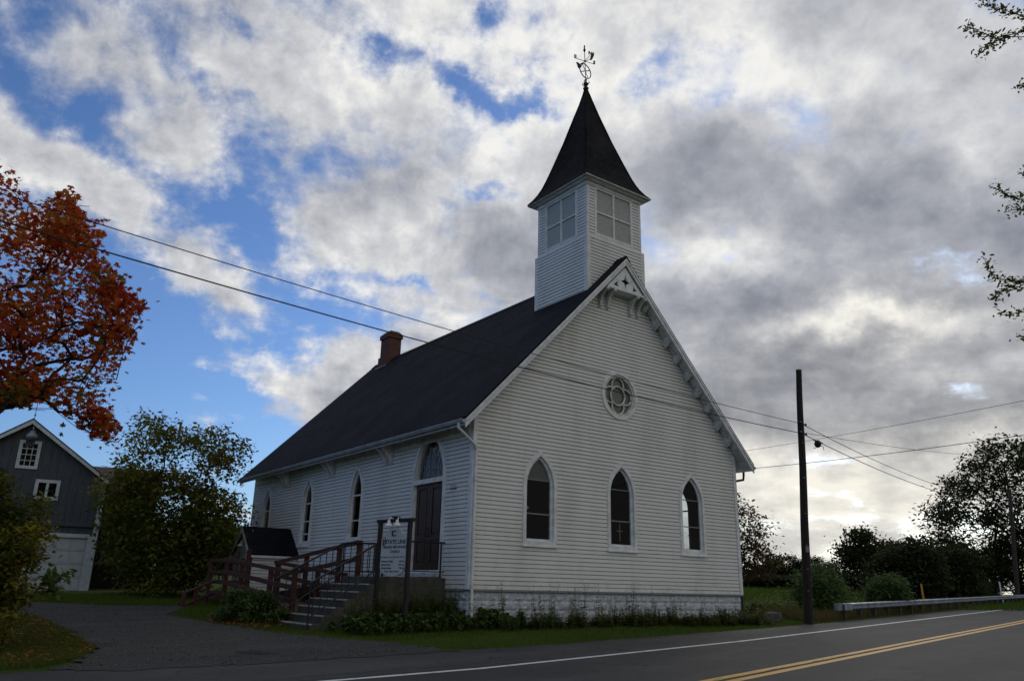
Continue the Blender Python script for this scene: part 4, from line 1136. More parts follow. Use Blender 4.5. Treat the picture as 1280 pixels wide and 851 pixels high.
for p in me.polygons:
    for li in p.loop_indices:
        vi = me.loops[li].vertex_index; c = me.vertices[vi].co; k = (vi % 8) // 2
        uvl.data[li].uv = ((c.x if k in (0, 2) else c.y) + k * 3.3, c.z * 1.04)
hp = MB()
for s0, s1 in ((-1, -1), (1, -1), (1, 1), (-1, 1)):
    hp.tube([(tcx + lean[0] * f + s0 * h_ * 1.0, tcy + lean[1] * f + s1 * h_ * 1.0, SPB + (SPT - SPB) * f) for f, h_ in prof], .03, 5)
hp.build('hip_ridges', M['spire'], tower_o)
sf = MB(); sf.box(tx0 - .27, tx1 + .27, ty0 - .27, ty1 + .27, SPB - .03, SPB - .002); sf.build('spire_soffit', M['old_trim'], tower_o)

# --- weathervane (stands on the spire)
vx, vy, vz = tcx + lean[0], tcy + lean[1], SPT
wv = MB(); wv.lathe((vx, vy, vz - .08), [(.07, 0), (.10, .06), (.06, .1), (.035, .16), (.075, .2), (.085, .24), (.04, .29), (.025, .34), (.045, .38), (.02, .42)], 10)
for k in range(4):
    t = k * math.pi / 2 + .4; wv.tube([(vx + .03 * math.cos(t), vy + .03 * math.sin(t), vz + .05), (vx + .13 * math.cos(t), vy + .13 * math.sin(t), vz + .17), (vx + .10 * math.cos(t), vy + .10 * math.sin(t), vz + .23)], .014, 5)
vane = wv.build('weathervane', M['iron'], church)
rd = MB(); rd.tube([(vx, vy, vz + .3), (vx - .05, vy, vz + 1.42)], [.014, .012], 6)
rd.lathe((vx - .05, vy, vz + 1.36), [(0, 0), (.022, .02), (.045, .08), (.03, .14), (.015, .17), (.028, .2), (.02, .26), (0, .3)], 8)
rd.build('rod', M['iron'], vane)
# direction arms: to the viewer the east arm runs left and the south arm right
cz_ = vz + 1.02; A_ = Vector((vx - .035, vy, cz_))
right = Vector((.805, -.593, 0)).normalized()   # runs across the line of sight
right = Vector((math.cos(-CH_YAW), math.sin(-CH_YAW), 0)); fwd = Vector((-right.y, right.x, 0))
ea = (right + fwd * .45).normalized(); eb = Vector((-ea.y, ea.x, 0))
ar = MB()
for d_, l_ in ((ea, .34), (-ea, .34), (eb, .34), (-eb, .34)): ar.tube([A_, A_ + d_ * l_], .010, 5)
ar.lathe(A_, [(0, -.04), (.03, -.02), (.036, 0), (.03, .02), (0, .04)], 8)
for d_, ltr in ((-ea, 'E'), (ea, 'S'), (eb, 'W'), (-eb, 'N')):
    V, Fc = text_mesh(ltr, .19, 'CENTER', .012, True); ax = ea if ltr in 'ES' else ea
    ar.add([tuple(A_ + d_ * .36 + ax * p[0] + Vector((0, 0, p[1] - .0)) + eb * p[2]) for p in V], Fc)
ar.build('direction_arms', M['iron'], vane)
rg = MB(); C_ = Vector((vx - .02, vy, vz + .64)); ra = (right * .85 + fwd * .52).normalized(); tilt = Vector((0, 0, 1)) * .9 - ra * .44
e1 = tilt.normalized(); e2 = (ra - e1 * ra.dot(e1)).normalized()
rg.tube([C_ + (e1 * math.cos(t) + e2 * math.sin(t) * .80) * .27 for t in np.linspace(0, 2 * math.pi, 41)], .017, 6, False)
rg.tube([C_ + e1 * .27, C_ - e1 * .27], .011, 5); rg.tube([C_ + e2 * .215, C_ - e2 * .215], .016, 5)
rg.build('ring', M['iron'], vane)
pn = MB(); B_ = Vector((vx - .03, vy, vz + .98))
pn.tube([B_ - right * .24 + Vector((0, 0, -.12)), B_ + right * .22 + Vector((0, 0, .16))], .010, 5)
fl_ = [(.16, .10), (.20, .30), (.29, .42), (.31, .30), (.26, .16), (.21, .08)]
pn.prism(fl_, lambda a, b, d: tuple(B_ + right * a + Vector((0, 0, b)) + fwd * d), -.008, .008)
tl = [(-.16, -.10), (-.20, -.04), (-.26, .0), (-.30, -.02), (-.27, -.08), (-.24, -.2), (-.20, -.26), (-.16, -.2)]
pn.prism(tl, lambda a, b, d: tuple(B_ + right * a + Vector((0, 0, b)) + fwd * d), -.008, .008)
pn.build('arrow', M['iron'], vane)

# ------------------------------------------------------------------ cellar entry shed against the side wall
shed = thing('entry_shed', 'small white gabled shed with a dark roof against the church side wall', 'shed', tuple(CH_LOC), CH_YAW, None, CH_S)
sy0, sy1, sxf = 9.98, 11.62, -1.5
syc = (sy0 + sy1) / 2 + .0; zr_, ze_ = 1.76, .90
mS0 = lambda a, b, d: (a, sy0 - d, b); mS1 = lambda a, b, d: (a, sy1 + d, b); mSF = lambda a, b, d: (sxf - d, a, b)
siding('wall', [[(sxf, -.75), (-.03, -.75), (-.03, .92), (sxf, .92)]], mS0, .92, shed, M['siding'], z00=-.8)
siding('wall', [[(sxf, -.75), (-.03, -.75), (-.03, .92), (sxf, .92)]], mS1, .92, shed, M['siding'], z00=-.8)
siding('wall', [[(sy0, -.75), (sy1, -.75), (sy1, .92), (syc, 1.62), (sy0, .92)], [(syc - .42, -.7), (syc + .42, -.7), (syc + .42, .95), (syc - .42, .95)]], mSF, 1.62, shed, M['siding'], z00=-.8)
r_ = MB()
for s_ in (-1, 1):
    ye = syc + s_ * .96; xa, xb = sxf - .14, -.022
    r_.add([(xa, ye, ze_), (xb, ye, ze_), (xb, syc, zr_), (xa, syc, zr_), (xa, ye, ze_ - .06), (xb, ye, ze_ - .06), (xb, syc, zr_ - .06), (xa, syc, zr_ - .06)], [(0, 1, 2, 3), (4, 7, 6, 5), (0, 4, 5, 1), (3, 2, 6, 7), (0, 3, 7, 4), (1, 5, 6, 2)])
sr = r_.build('roof', M['roof'], shed); uv_slope(sr, lambda c: c.x, lambda c: c.z * 1.45)
t_ = MB()
for s_ in (-1, 1):
    ye = syc + s_ * .96
    t_.add([(sxf - .155, ye, ze_ - .0), (sxf - .155, syc, zr_ - .0), (sxf - .155, syc, zr_ - .17), (sxf - .155, ye, ze_ - .12), (sxf - .12, ye, ze_ - .062), (sxf - .12, syc, zr_ - .062), (sxf - .12, syc, zr_ - .17), (sxf - .12, ye, ze_ - .12)], [(0, 1, 2, 3), (4, 7, 6, 5), (0, 4, 5, 1), (1, 5, 6, 2), (2, 6, 7, 3), (3, 7, 4, 0)])
    t_.box(sxf - .12, -.03, *sorted((ye, ye - s_ * .03)), ze_ - .13, ze_ - .062)
t_.build_each('eave_trim', M['trim'], shed)
d = MB(); d.box(sxf + .01, sxf + .05, syc - .42, syc + .42, -.75, .95); dd = d.build('door', M['trim'], shed)
d = MB(); d.plate([[(syc - .16, .35), (syc + .16, .35), (syc + .16, .75), (syc - .16, .75)]], mSF, -.008, .004); d.build('door_glass', M['interior'], dd)
d = MB(); d.tube([(sxf - .0, syc, 1.25), (sxf - .10, syc, 1.30), (sxf - .14, syc, 1.24)], .02, 6); d.lathe((sxf - .14, syc, 1.13), [(.09, 0), (.07, .05), (.03, .1), (0, .12)], 10); d.build('lamp', M['trim'], shed)
MB().box(sxf + .05, sxf + .12, syc - .5, syc + .5, -.75, 1.0).build('backing', M['interior'], shed)

# ------------------------------------------------------------------ concrete steps and stoop
st = thing('concrete_steps', 'weathered concrete steps and stoop below the brown church door', 'steps', tuple(CH_LOC), CH_YAW, None, CH_S)
PXE, PZ, RIS, TRD, SY0, SY1 = -1.75, .225, .165, .25, .90, 2.90
b = MB(); b.box(PXE, -.03, SY0 - .0, SY1, -1.3, PZ); b.build('stoop', M['concrete'], st, bevel=.015)
for i in range(1, 7):
    b = MB(); x1 = PXE - TRD * (i - 1); b.box(x1 - TRD, x1 - .001, SY0 + .05, SY1 - .002 * i, -1.3, PZ - RIS * i); s_ = b.build('step', M['concrete'], st, bevel=.012)
    e = MB(); e.box(x1 - TRD - .012, x1 - TRD + .05, SY0 + .05, SY1 - .002 * i, PZ - RIS * i - .028, PZ - RIS * i + .003); e.build('nosing', M['step_edge'], s_, bevel=.006)

# iron handrails
def iron_rail(label, y, top, bal, posts, newel, group='iron handrails on the church steps'):
    r = thing('iron_handrail', label, 'handrail', tuple(CH_LOC), CH_YAW, group, CH_S)
    MB().tube([(x, y, z) for x, z in top], .023, 6).build('top_rail', M['iron'], r)
    MB().tube([(x, y, z) for x, z in bal], .016, 6).build('bottom_rail', M['iron'], r)
    tx = [p[0] for p in top][::-1]; tz = [p[1] for p in top][::-1]; bx = [p[0] for p in bal][::-1]; bz = [p[1] for p in bal][::-1]
    x = min(tx) + .1
    while x < max(bx) - .02:
        if x > min(bx): MB().tube([(x, y, np.interp(x, bx, bz)), (x, y, np.interp(x, tx, tz))], .011, 5).build('baluster', M['iron'], r)
        x += .155
    for px_, z0, z1 in posts: MB().tube([(px_, y, z0), (px_, y, z1)], .018, 6).build('post', M['iron'], r)
    return r
iron_rail('black iron handrail up the far side of the concrete steps beside the timber ramp', SY1 - .06, [(-.9, 1.02), (-1.66, 1.0), (-1.8, .97), (-3.36, .13)], [(-.9, .34), (-1.72, .34), (-3.3, -.66)], [(-.9, .22, 1.02), (-1.75, .22, .98), (-3.32, -.95, .14)], None)
iron_rail('black iron handrail down the near side of the concrete steps behind the church sign', SY0 + .12, [(-1.70, 1.0), (-1.9, .86), (-3.3, .04)], [(-1.78, .36), (-3.2, -.60)], [(-1.72, .22, 1.0), (-3.28, -1.0, .05)], None)
pr_ = thing('iron_handrail', 'black iron guard rail along the stoop edge beside the brown door', 'handrail', tuple(CH_LOC), CH_YAW, 'iron handrails on the church steps', CH_S)
MB().tube([(-.06, SY0 + .05, 1.02), (-1.70, SY0 + .05, 1.0)], .022, 6).build('top_rail', M['iron'], pr_)
MB().tube([(-.06, SY0 + .05, .36), (-1.70, SY0 + .05, .36)], .012, 6).build('bottom_rail', M['iron'], pr_)
for x in (-.16, -1.66): MB().tube([(x, SY0 + .05, .22), (x, SY0 + .05, 1.02)], .022, 6).build('post', M['iron'], pr_)
for x in (-.5, -.85, -1.2): MB().tube([(x, SY0 + .05, .36), (x, SY0 + .05, 1.01)], .007, 5).build('baluster', M['iron'], pr_)

# ------------------------------------------------------------------ timber ramp
rp = thing('wheelchair_ramp', 'red-brown timber ramp with post-and-rail sides doubling back beside the steps', 'ramp', tuple(CH_LOC), CH_YAW, None, CH_S)
def plank_run(x0, x1, ya, za, yb, zb_, name='deck'):
    b = MB(); n = max(1, int(abs(yb - ya) / .14))
    for i in range(n):
        f0, f1 = i / n, (i + .94) / n
        y_a, y_b = ya + (yb - ya) * f0, ya + (yb - ya) * f1; z_a, z_b = za + (zb_ - za) * f0, za + (zb_ - za) * f1
        b.add([(x0, y_a, z_a), (x1, y_a, z_a), (x1, y_b, z_b), (x0, y_b, z_b), (x0, y_a, z_a - .04), (x1, y_a, z_a - .04), (x1, y_b, z_b - .04), (x0, y_b, z_b - .04)], [(0, 1, 2, 3), (4, 7, 6, 5), (0, 4, 5, 1), (1, 5, 6, 2), (2, 6, 7, 3), (3, 7, 4, 0)])
    b.build(name, M['redwood'], rp)
    for x_ in (x0, x1):
        MB().beam((x_, ya, za - .13), (x_, yb, zb_ - .13), .04, .17).build('joist', M['redwood'], rp)
plank_run(-1.28, -.06, 2.92, .20, 8.2, -.22)
plank_run(-2.82, -.06, 8.2, -.22, 9.6, -.23, 'landing')
plank_run(-2.82, -1.62, 8.15, -.22, 3.05, -.60)
def side(x, ys, zt, zb_, skip=(), rails=(0.0, -.33, -.62)):
    """posts at ys with rails strung between the first and last"""
    for y_, t_, b_ in zip(ys, zt, zb_): MB().box(x - .055, x + .055, y_ - .055, y_ + .055, b_, t_ + .05).build('post', M['redwood'], rp, bevel=.008)
    for r_ in rails:
        MB().beam((x - .075, ys[0] - .05, zt[0] + r_), (x - .075, ys[-1] + .05, zt[-1] + r_), .04, .11 if r_ else .10).build('rail', M['redwood'], rp, bevel=.005)
side(-1.30, [2.92, 4.04, 6.12, 8.16], [1.03, .93, .77, .60], [.1, -1, -1, -1], rails=(0, -.40))
side(-2.85, [3.0, 4.55, 6.75, 8.05], [.27, .33, .56, .64], [-1, -1, -1, -1])
side(-1.55, [3.1, 4.7, 6.2, 7.6], [.26, .36, .48, .60], [-1, -1, -1, -1], rails=(0, -.35))
for a, b_ in (((-2.85, 8.1), (-2.85, 9.55)), ((-2.85, 9.55), (-1.75, 9.55))):
    for r_ in (.62, .30, .02):
        MB().beam((a[0], a[1], r_), (b_[0], b_[1], r_), .04, .10).build('rail', M['redwood'], rp, bevel=.005)
MB().box(-2.91, -2.80, 9.5, 9.61, -1, .68).build('post', M['redwood'], rp, bevel=.008)
MB().box(-1.80, -1.69, 9.5, 9.61, -1, 1.0).build('post', M['redwood'], rp, bevel=.008)

# loose handrail on the drive side
hr = thing('timber_handrail', 'low two-post brown timber handrail at the drive end of the ramp', 'handrail', tuple(CH_LOC), CH_YAW, None, CH_S)
pa, pb, pc = (-3.95, 7.95), (-3.55, 8.25), (-2.95, 8.75)
for i, (x, y) in enumerate((pa, pb)): MB().box(x - .05, x + .05, y - .05, y + .05, -1.1, (-.28, -.20)[i]).build('post', M['redwood'], hr, bevel=.008)
for dz in (0, -.34): MB().beam((*pa, -.29 + dz), (*pc, .04 + dz), .09, .06).build('rail', M['redwood'], hr, bevel=.005)

# ------------------------------------------------------------------ church sign
gR = PX(505.5, 780, 20.5); sgR = Vector((gR[0], gR[1], gz(gR[0], gR[1])))
# the far post stands back from the road, so the sign faces along it
sgL = None; best = 1e9
for Yq in np.arange(gR[1] + .2, gR[1] + 2.2, .02):
    p = PX(471.5, 720, Yq); dd_ = math.hypot(p[0] - gR[0], p[1] - gR[1])
    if abs(dd_ - 1.16) < best: best = abs(dd_ - 1.16); sgL = Vector((p[0], p[1], gz(p[0], p[1])))
ax_ = Vector((sgR.x - sgL.x, sgR.y - sgL.y, 0)); SWD = ax_.length; ang = math.atan2(ax_.y, ax_.x)
ztopS = PX(508, 649, sgR.y)[2]
sign = thing('church_sign', 'white hanging church sign with black lettering between two dark posts', 'sign', (sgL.x, sgL.y, min(sgL.z, sgR.z)), ang)
H_ = ztopS - min(sgL.z, sgR.z)
for x in (0, SWD): MB().box(x - .05, x + .05, -.05, .05, -.2, H_ - .05).build('post', M['signpost'], sign, bevel=.008)
MB().box(-.12, SWD + .14, -.045, .045, H_ - .05, H_ + .04).build('crossbar', M['signpost'], sign, bevel=.008)
zt, zbm = H_ - .20, H_ - 1.40; Q = .77; xl, xr = .10, SWD - .10; xm = SWD / 2
lp = [(xl, zbm + .28 * Q), (xl + .10, zbm + .12 * Q), (xl + .30, zbm + .03 * Q), (xm, zbm), (xr - .30, zbm + .03 * Q), (xr - .10, zbm + .12 * Q), (xr, zbm + .28 * Q), (xr, zt - .30 * Q), (xr - .05, zt - .22 * Q), (xr - .16, zt - .17 * Q), (xr - .22, zt - .06 * Q), (xr - .34, zt), (xl + .34, zt), (xl + .22, zt - .06 * Q), (xl + .16, zt - .17 * Q), (xl + .05, zt - .22 * Q), (xl, zt - .30 * Q)]
b = MB(); b.prism(lp, lambda a, z, d: (a, d, z), -.022, .022); pan = b.build('panel', M['sign'], sign, bevel=.006)
def letter(txt, x, z, size, al='CENTER', squash=1.0, bold=False, mat='ink'):
    V, Fc = text_mesh(txt, size * Q, al, .002, bold); q = MB(); q.add([(x + p[0] * squash, -.0245 + p[2] * -1, z + p[1]) for p in V], Fc); return q.build('lettering', M[mat], pan)
xq = xm + .075
letter('STATE LINE', xq, zt - .50 * Q, .185, squash=1.08, bold=True)
letter('UNITED METHODIST', xq, zt - .645 * Q, .110, squash=1.16, bold=True)
letter('CHURCH', xq, zt - .79 * Q, .115, bold=True)
letter('An Open Door to All of the World', xm, zt - .95 * Q, .072, squash=1.15)
for i, (a, t) in enumerate((('Morning Worship', '9:30 am'), ('Sunday School', '10:45 am'), ('Sunday Evening', '7:00 pm'))):
    letter(a, xm - .42, zt - 1.09 * Q - i * .105 * Q, .08, 'LEFT', bold=True); letter(t, xm + .46, zt - 1.09 * Q - i * .105 * Q, .08, 'RIGHT', bold=True)
letter('Pastor Alan Drucker', xm, zt - 1.41 * Q, .088)
q = MB(); q.plate([[(xm - .08, zt - .26 * Q), (xm + .09, zt - .26 * Q), (xm + .09, zt - .22 * Q), (xm - .03, zt - .22 * Q), (xm - .03, zt - .12 * Q), (xm + .08, zt - .12 * Q), (xm + .08, zt - .08 * Q), (xm - .09, zt - .08 * Q), (xm - .09, zt - .2 * Q)]], lambda a, z, d: (a, d, z), -.026, -.0235); q.build('emblem', M['ink'], pan)
q = MB(); xf, zf = xl + .115, zt - .62 * Q
q.prism([(xf + .0, zf), (xf - .07, zf + .08), (xf - .06, zf + .18), (xf - .01, zf + .29), (xf - .015, zf + .19), (xf + .0, zf + .12)], lambda a, z, d: (a, d, z), -.027, -.0232)
q.build('flame', M['flame'], pan)
q = MB(); q.box(xf + .025, xf + .045, -.028, -.0232, zf - .02, zf + .26); q.box(xf - .04, xf + .10, -.0285, -.0233, zf + .16, zf + .18); q.build('emblem', M['ink'], pan)
for dx in (-.02, .30):
    q = MB(); q.tube([(xm + dx * .3, -.0, H_ + .03), (xm + dx, -.16, H_ + .05), (xm + dx, -.20, H_ - .02)], .014, 6)
    q.lathe((xm + dx, -.2, H_ - .16), [(.105, 0), (.09, .04), (.04, .10), (.035, .15), (0, .16)], 12); q.build('lamp', M['trim'], sign, smooth=True)
q = MB(); q.box(xm - .09, xm + .13, -.06, .06, H_ + .042, H_ + .10); q.build('lamp_box', M['signpost'], sign, bevel=.01)
for x in (xl + .36, xr - .36): MB().tube([(x, 0, zt - .02), (x, 0, H_ - .04)], .008, 5).build('hook', M['iron'], sign)

# ================================================================== BARNS
BF = Vector((math.sin(R(65)), math.cos(R(65)), 0)); BN = Vector((-BF.y, BF.x, 0)); BANG = math.atan2(BF.y, BF.x)
B0 = Vector(PX(108, 738, 35.0)); 
def on_plane(u, v, P0, back=0.0):
    d = Vector(ray(u, v)); P = P0 + BN * back; k = P.dot(BN) / d.dot(BN) if True else 0
    q = d * k; w = q - P0; return w.dot(BF), q.z - P0.z
barn = thing('barn', 'slate blue board barn with white trim and a white garage door', 'barn', tuple(B0), BANG)
a_ap, z_ap = on_plane(43, 524, B0); a_ev, z_ev = on_plane(140, 603, B0); a_wl = .02
slb = (z_ap - z_ev) / (a_ev - a_ap)
bw = a_wl - a_ap                                      # half width
xl_, xr_ = a_ap - bw, a_ap + bw
DB = 8.5
zw = lambda x: z_ap - abs(x - a_ap) * slb - .16
mw = MB(); wins = []
up0 = on_plane(36, 568, B0); lw0 = on_plane(58.5, 612, B0)
gt_ = on_plane(110, 672.5, B0); gd_top = gt_[1]; gd_w = 2.75; gd_r = gt_[0] - .0
beam_z = on_plane(121, 657, B0)[1]
mBf = lambda a, b, d: (a, -d, b)
uw = (.31, .50); lw = (.37, .32)
holes = [[(up0[0] - uw[0], up0[1] - uw[1]), (up0[0] + uw[0], up0[1] - uw[1]), (up0[0] + uw[0], up0[1] + uw[1]), (up0[0] - uw[0], up0[1] + uw[1])],
         [(lw0[0] - lw[0], lw0[1] - lw[1]), (lw0[0] + lw[0], lw0[1] - lw[1]), (lw0[0] + lw[0], lw0[1] + lw[1]), (lw0[0] - lw[0], lw0[1] + lw[1])],
         [(gd_r - gd_w, -.3), (gd_r, -.3), (gd_r, gd_top), (gd_r - gd_w, gd_top)]]
mw.plate([[(xl_, -.4), (xr_, -.4), (xr_, zw(xr_)), (a_ap, zw(a_ap)), (xl_, zw(xl_))]] + holes, mBf, -.12, 0)
mw.box(xr_ - .12, xr_, .121, DB, -.4, zw(xr_)); mw.box(xl_, xl_ + .12, .121, DB, -.4, zw(xl_)); mw.box(xl_ + .12, xr_ - .12, DB - .1, DB, -.4, zw(xl_))
mw.build('wall', M['barn'], barn)
bt = MB(); x = xl_ + .15
while x < xr_ - .08:
    z0_ = beam_z + .12; top = zw(x)
    segs = [(z0_, top)]
    for (hx, hz), (w_, h_) in ((up0, uw), (lw0, lw)):
        if abs(x - hx) < w_ + .14:
            segs = [q for (a, b) in segs for q in ((a, min(b, hz - h_ - .12)), (max(a, hz + h_ + .12), b)) if q[1] - q[0] > .05]
    for a, b in segs: bt.box(x - .025, x + .025, -.022, -.002, a, b)
    x += .30
bt.build('batten', M['barn'], barn)
tr_ = MB()
tr_.box(xr_ - .16, xr_ + .03, -.04, -.002, -.1, zw(xr_) - .0); tr_.box(xl_ - .03, xl_ + .16, -.04, -.002, -.1, zw(xl_))
tr_.box(xr_ + .002, xr_ + .03, -.0019, .16, -.1, zw(xr_))
tr_.build_each('corner_trim', M['barn_trim'], barn, bevel=.006)
b_ = MB(); b_.box(xl_ + .17, xr_ - .17, -.10, -.024, beam_z - .08, beam_z + .10); b_.build('belt_beam', M['barn'], barn, bevel=.01)
rfm = MB(); rkm = MB()
for s_ in (-1, 1):
    xe = a_ap + s_ * (a_ev - a_ap)
    rfm.add([(xe, -.32, z_ev), (xe, DB + .3, z_ev), (a_ap, DB + .3, z_ap), (a_ap, -.32, z_ap), (xe, -.32, z_ev - .05), (xe, DB + .3, z_ev - .05), (a_ap, DB + .3, z_ap - .05), (a_ap, -.32, z_ap - .05)], [(0, 1, 2, 3), (4, 7, 6, 5), (0, 4, 5, 1), (3, 2, 6, 7), (0, 3, 7, 4), (1, 5, 6, 2)])
    rkm.add([(xe, -.30, z_ev - .052), (a_ap, -.30, z_ap - .052), (a_ap, -.30, z_ap - .24), (xe, -.30, z_ev - .20), (xe, -.26, z_ev - .052), (a_ap, -.26, z_ap - .052), (a_ap, -.26, z_ap - .24), (xe, -.26, z_ev - .20)], [(0, 1, 2, 3), (4, 7, 6, 5), (0, 4, 5, 1), (1, 5, 6, 2), (2, 6, 7, 3), (3, 7, 4, 0)])
    rkm.box(*sorted((xe, xe - s_ * .04)), -.25, DB + .25, z_ev - .19, z_ev - .052)
rfm.build('roof', M['barn_roof'], barn); rkm.build_each('rake_trim', M['barn_trim'], barn)
def barn_window(c, hw_, cols, rows):
    f = MB(); o = [(c[0] - hw_[0] - .10, c[1] - hw_[1] - .10), (c[0] + hw_[0] + .10, c[1] - hw_[1] - .10), (c[0] + hw_[0] + .10, c[1] + hw_[1] + .10), (c[0] - hw_[0] - .10, c[1] + hw_[1] + .10)]
    i = [(c[0] - hw_[0] + .03, c[1] - hw_[1] + .03), (c[0] + hw_[0] - .03, c[1] - hw_[1] + .03), (c[0] + hw_[0] - .03, c[1] + hw_[1] - .03), (c[0] - hw_[0] + .03, c[1] + hw_[1] - .03)]
    f.plate([o, i], mBf, -.02, .05)
    fo = f.build('window', M['barn_trim'], barn)
    b = MB()
    for k in range(1, cols): x = c[0] - hw_[0] + 2 * hw_[0] * k / cols; w = .05 if cols == 2 else .014; b.box(x - w, x + w, -.03, -.0, c[1] - hw_[1] + .03, c[1] + hw_[1] - .03)
    for k in range(1, rows): z = c[1] - hw_[1] + 2 * hw_[1] * k / rows; b.box(c[0] - hw_[0] + .03, c[0] + hw_[0] - .03, -.028, -.002, z - .016, z + .016)
    if cols > 1: b.build_each('glazing_bar', M['barn_trim'], fo)
    p = MB(); p.add([(c[0] - hw_[0], .03, c[1] - hw_[1]), (c[0] + hw_[0], .03, c[1] - hw_[1]), (c[0] + hw_[0], .03, c[1] + hw_[1]), (c[0] - hw_[0], .03, c[1] + hw_[1])], [(0, 1, 2, 3)]); p.build('pane', M['glass'], fo)
    p = MB(); p.box(c[0] - hw_[0] - .1, c[0] + hw_[0] + .1, .30, .34, c[1] - hw_[1] - .1, c[1] + hw_[1] + .1); p.build('dark_room', M['interior'], fo)
barn_window(up0, uw, 3, 4); barn_window(lw0, lw, 2, 1)
g_ = MB(); zr0 = -.05; nr = 4; hh = (gd_top - zr0) / nr
g_.box(gd_r - gd_w, gd_r, .06, .10, -.3, gd_top)
go = g_.build('garage_door', M['garage'], barn)
g_ = MB()
for r_i in range(nr):
    for c_i in range(5):
        xa = gd_r - gd_w + .06 + c_i * (gd_w - .06) / 5; g_.box(xa, xa + (gd_w - .06) / 5 - .07, .045, .0595, zr0 + r_i * hh + .07, zr0 + (r_i + 1) * hh - .07)
g_.build('panel', M['garage'], go, bevel=.014)
g_ = MB(); 
for r_i in range(1, nr): g_.box(gd_r - gd_w, gd_r, .052, .0597, zr0 + r_i * hh - .008, zr0 + r_i * hh + .008)
g_.build('joint', M['lead'], go)
f = MB(); f.box(gd_r + .001, gd_r + .17, -.045, -.0, -.15, gd_top + .16); f.box(gd_r - gd_w - .17, gd_r - gd_w - .001, -.045, 0, -.15, gd_top + .16); f.box(gd_r - gd_w - .001, gd_r + .001, -.044, 0, gd_top, gd_top + .16)
f.build_each('garage_frame', M['barn_trim'], barn, bevel=.006)
lp0 = on_plane(39.5, 545, B0)
l_ = MB(); l_.box(lp0[0] - .17, lp0[0] + .17, -.05, -.002, lp0[1] - .45, lp0[1] + .45); lo_ = l_.build('lamp', M['barn'], barn)
l_ = MB(); l_.tube([(lp0[0], -.05, lp0[1] + .30), (lp0[0] + .05, -.32, lp0[1] + .34), (lp0[0] + .05, -.36, lp0[1] + .2)], .03, 6); l_.lathe((lp0[0] + .05, -.36, lp0[1] - .22), [(.06, 0), (.19, .06), (.23, .14), (.2, .24), (.10, .32), (.12, .38), (0, .42)], 12); l_.build('lamp_head', M['galv'], lo_, smooth=True)
v_ = MB(); v_.tube([(a_ap, .0, z_ap - .05), (a_ap, .0, z_ap + .75)], .014, 5); v_.tube([(a_ap - .3, 0, z_ap + .42), (a_ap + .34, 0, z_ap + .42)], .012, 5); v_.prism([(a_ap - .3, z_ap + .34), (a_ap - .12, z_ap + .42), (a_ap - .3, z_ap + .50)], lambda a, b, d: (a, d, b), -.01, .01); v_.lathe((a_ap, 0, z_ap + .18), [(0, -.05), (.05, 0), (0, .05)], 8); v_.build('weathervane', M['iron'], barn)

OBK = 2.6
ob0 = B0 + BN * OBK
old = thing('barn', 'old dark brown barn with a rusty metal roof behind the slate blue barn', 'barn', tuple(ob0), BANG)
def onp(u, v): 
    a, z = on_plane(u, v, ob0); return a, z
ze0 = onp(140, 614)[1]; wc = onp(139, 692.5); xa, xb = -2.5, onp(184, 700)[0]
zrd = ze0 + 1.5
o_ = MB(); hw2 = (.36, .34)
o_.plate([[(xa, -.5), (xb, -.5), (xb, ze0), (xa, ze0)], [(wc[0] - hw2[0], wc[1] - hw2[1]), (wc[0] + hw2[0], wc[1] - hw2[1]), (wc[0] + hw2[0], wc[1] + hw2[1]), (wc[0] - hw2[0], wc[1] + hw2[1])]], mBf, -.12, 0)
o_.prism([(.121, -.5), (7, -.5), (7, ze0), (3.5, zrd - .1), (.121, ze0)], lambda a, b, d: (d, a, b), xb - .12, xb); o_.prism([(.121, -.5), (7, -.5), (7, ze0), (3.5, zrd - .1), (.121, ze0)], lambda a, b, d: (d, a, b), xa, xa + .12)
o_.box(xa + .12, xb - .12, 6.9, 7, -.5, ze0)
o_.build('wall', M['old_barn'], old)
b = MB(); x = xa + .1
while x < xb: 
    if abs(x - wc[0]) > .5: b.box(x - .012, x + .012, -.012, -.001, -.3, ze0)
    x += .22
b.build('batten', M['old_barn'], old)
o_ = MB(); 
for yy0, yy1, z0_, z1_ in ((-.35, 3.5, ze0 - .16, zrd), (7.35, 3.5, ze0 - .16, zrd)):
    n = 60
    for k in range(n):
        x0 = xa - .2 + (xb - xa + .4) * k / n; x1 = x0 + (xb - xa + .4) / n
        o_.add([(x0, yy0, z0_), ((x0 + x1) / 2, yy0, z0_ + .035), ((x0 + x1) / 2, yy1, z1_ + .035), (x0, yy1, z1_), (x1, yy0, z0_), (x1, yy1, z1_)], [(0, 1, 2, 3), (1, 4, 5, 2)])
o_.build('roof', M['rust'], old)
f = MB(); oo = [(wc[0] - hw2[0] - .07, wc[1] - hw2[1] - .07), (wc[0] + hw2[0] + .07, wc[1] - hw2[1] - .07), (wc[0] + hw2[0] + .07, wc[1] + hw2[1] + .07), (wc[0] - hw2[0] - .07, wc[1] + hw2[1] + .07)]
ii = [(wc[0] - hw2[0] + .02, wc[1] - hw2[1] + .02), (wc[0] + hw2[0] - .02, wc[1] - hw2[1] + .02), (wc[0] + hw2[0] - .02, wc[1] + hw2[1] - .02), (wc[0] - hw2[0] + .02, wc[1] + hw2[1] - .02)]
f.plate([oo, ii], mBf, -.02, .03); f.box(wc[0] - .03, wc[0] + .03, -.015, .0, wc[1] - hw2[1] + .02, wc[1] + hw2[1] - .02); fo = f.build('window', pbr('grey_old_frame', (.16, .15, .15), .8, .3, 8), old)
p = MB(); p.box(wc[0] - hw2[0], wc[0] + hw2[0], .02, .03, wc[1] - hw2[1], wc[1] + hw2[1]); p.build('pane', M['interior'], fo)

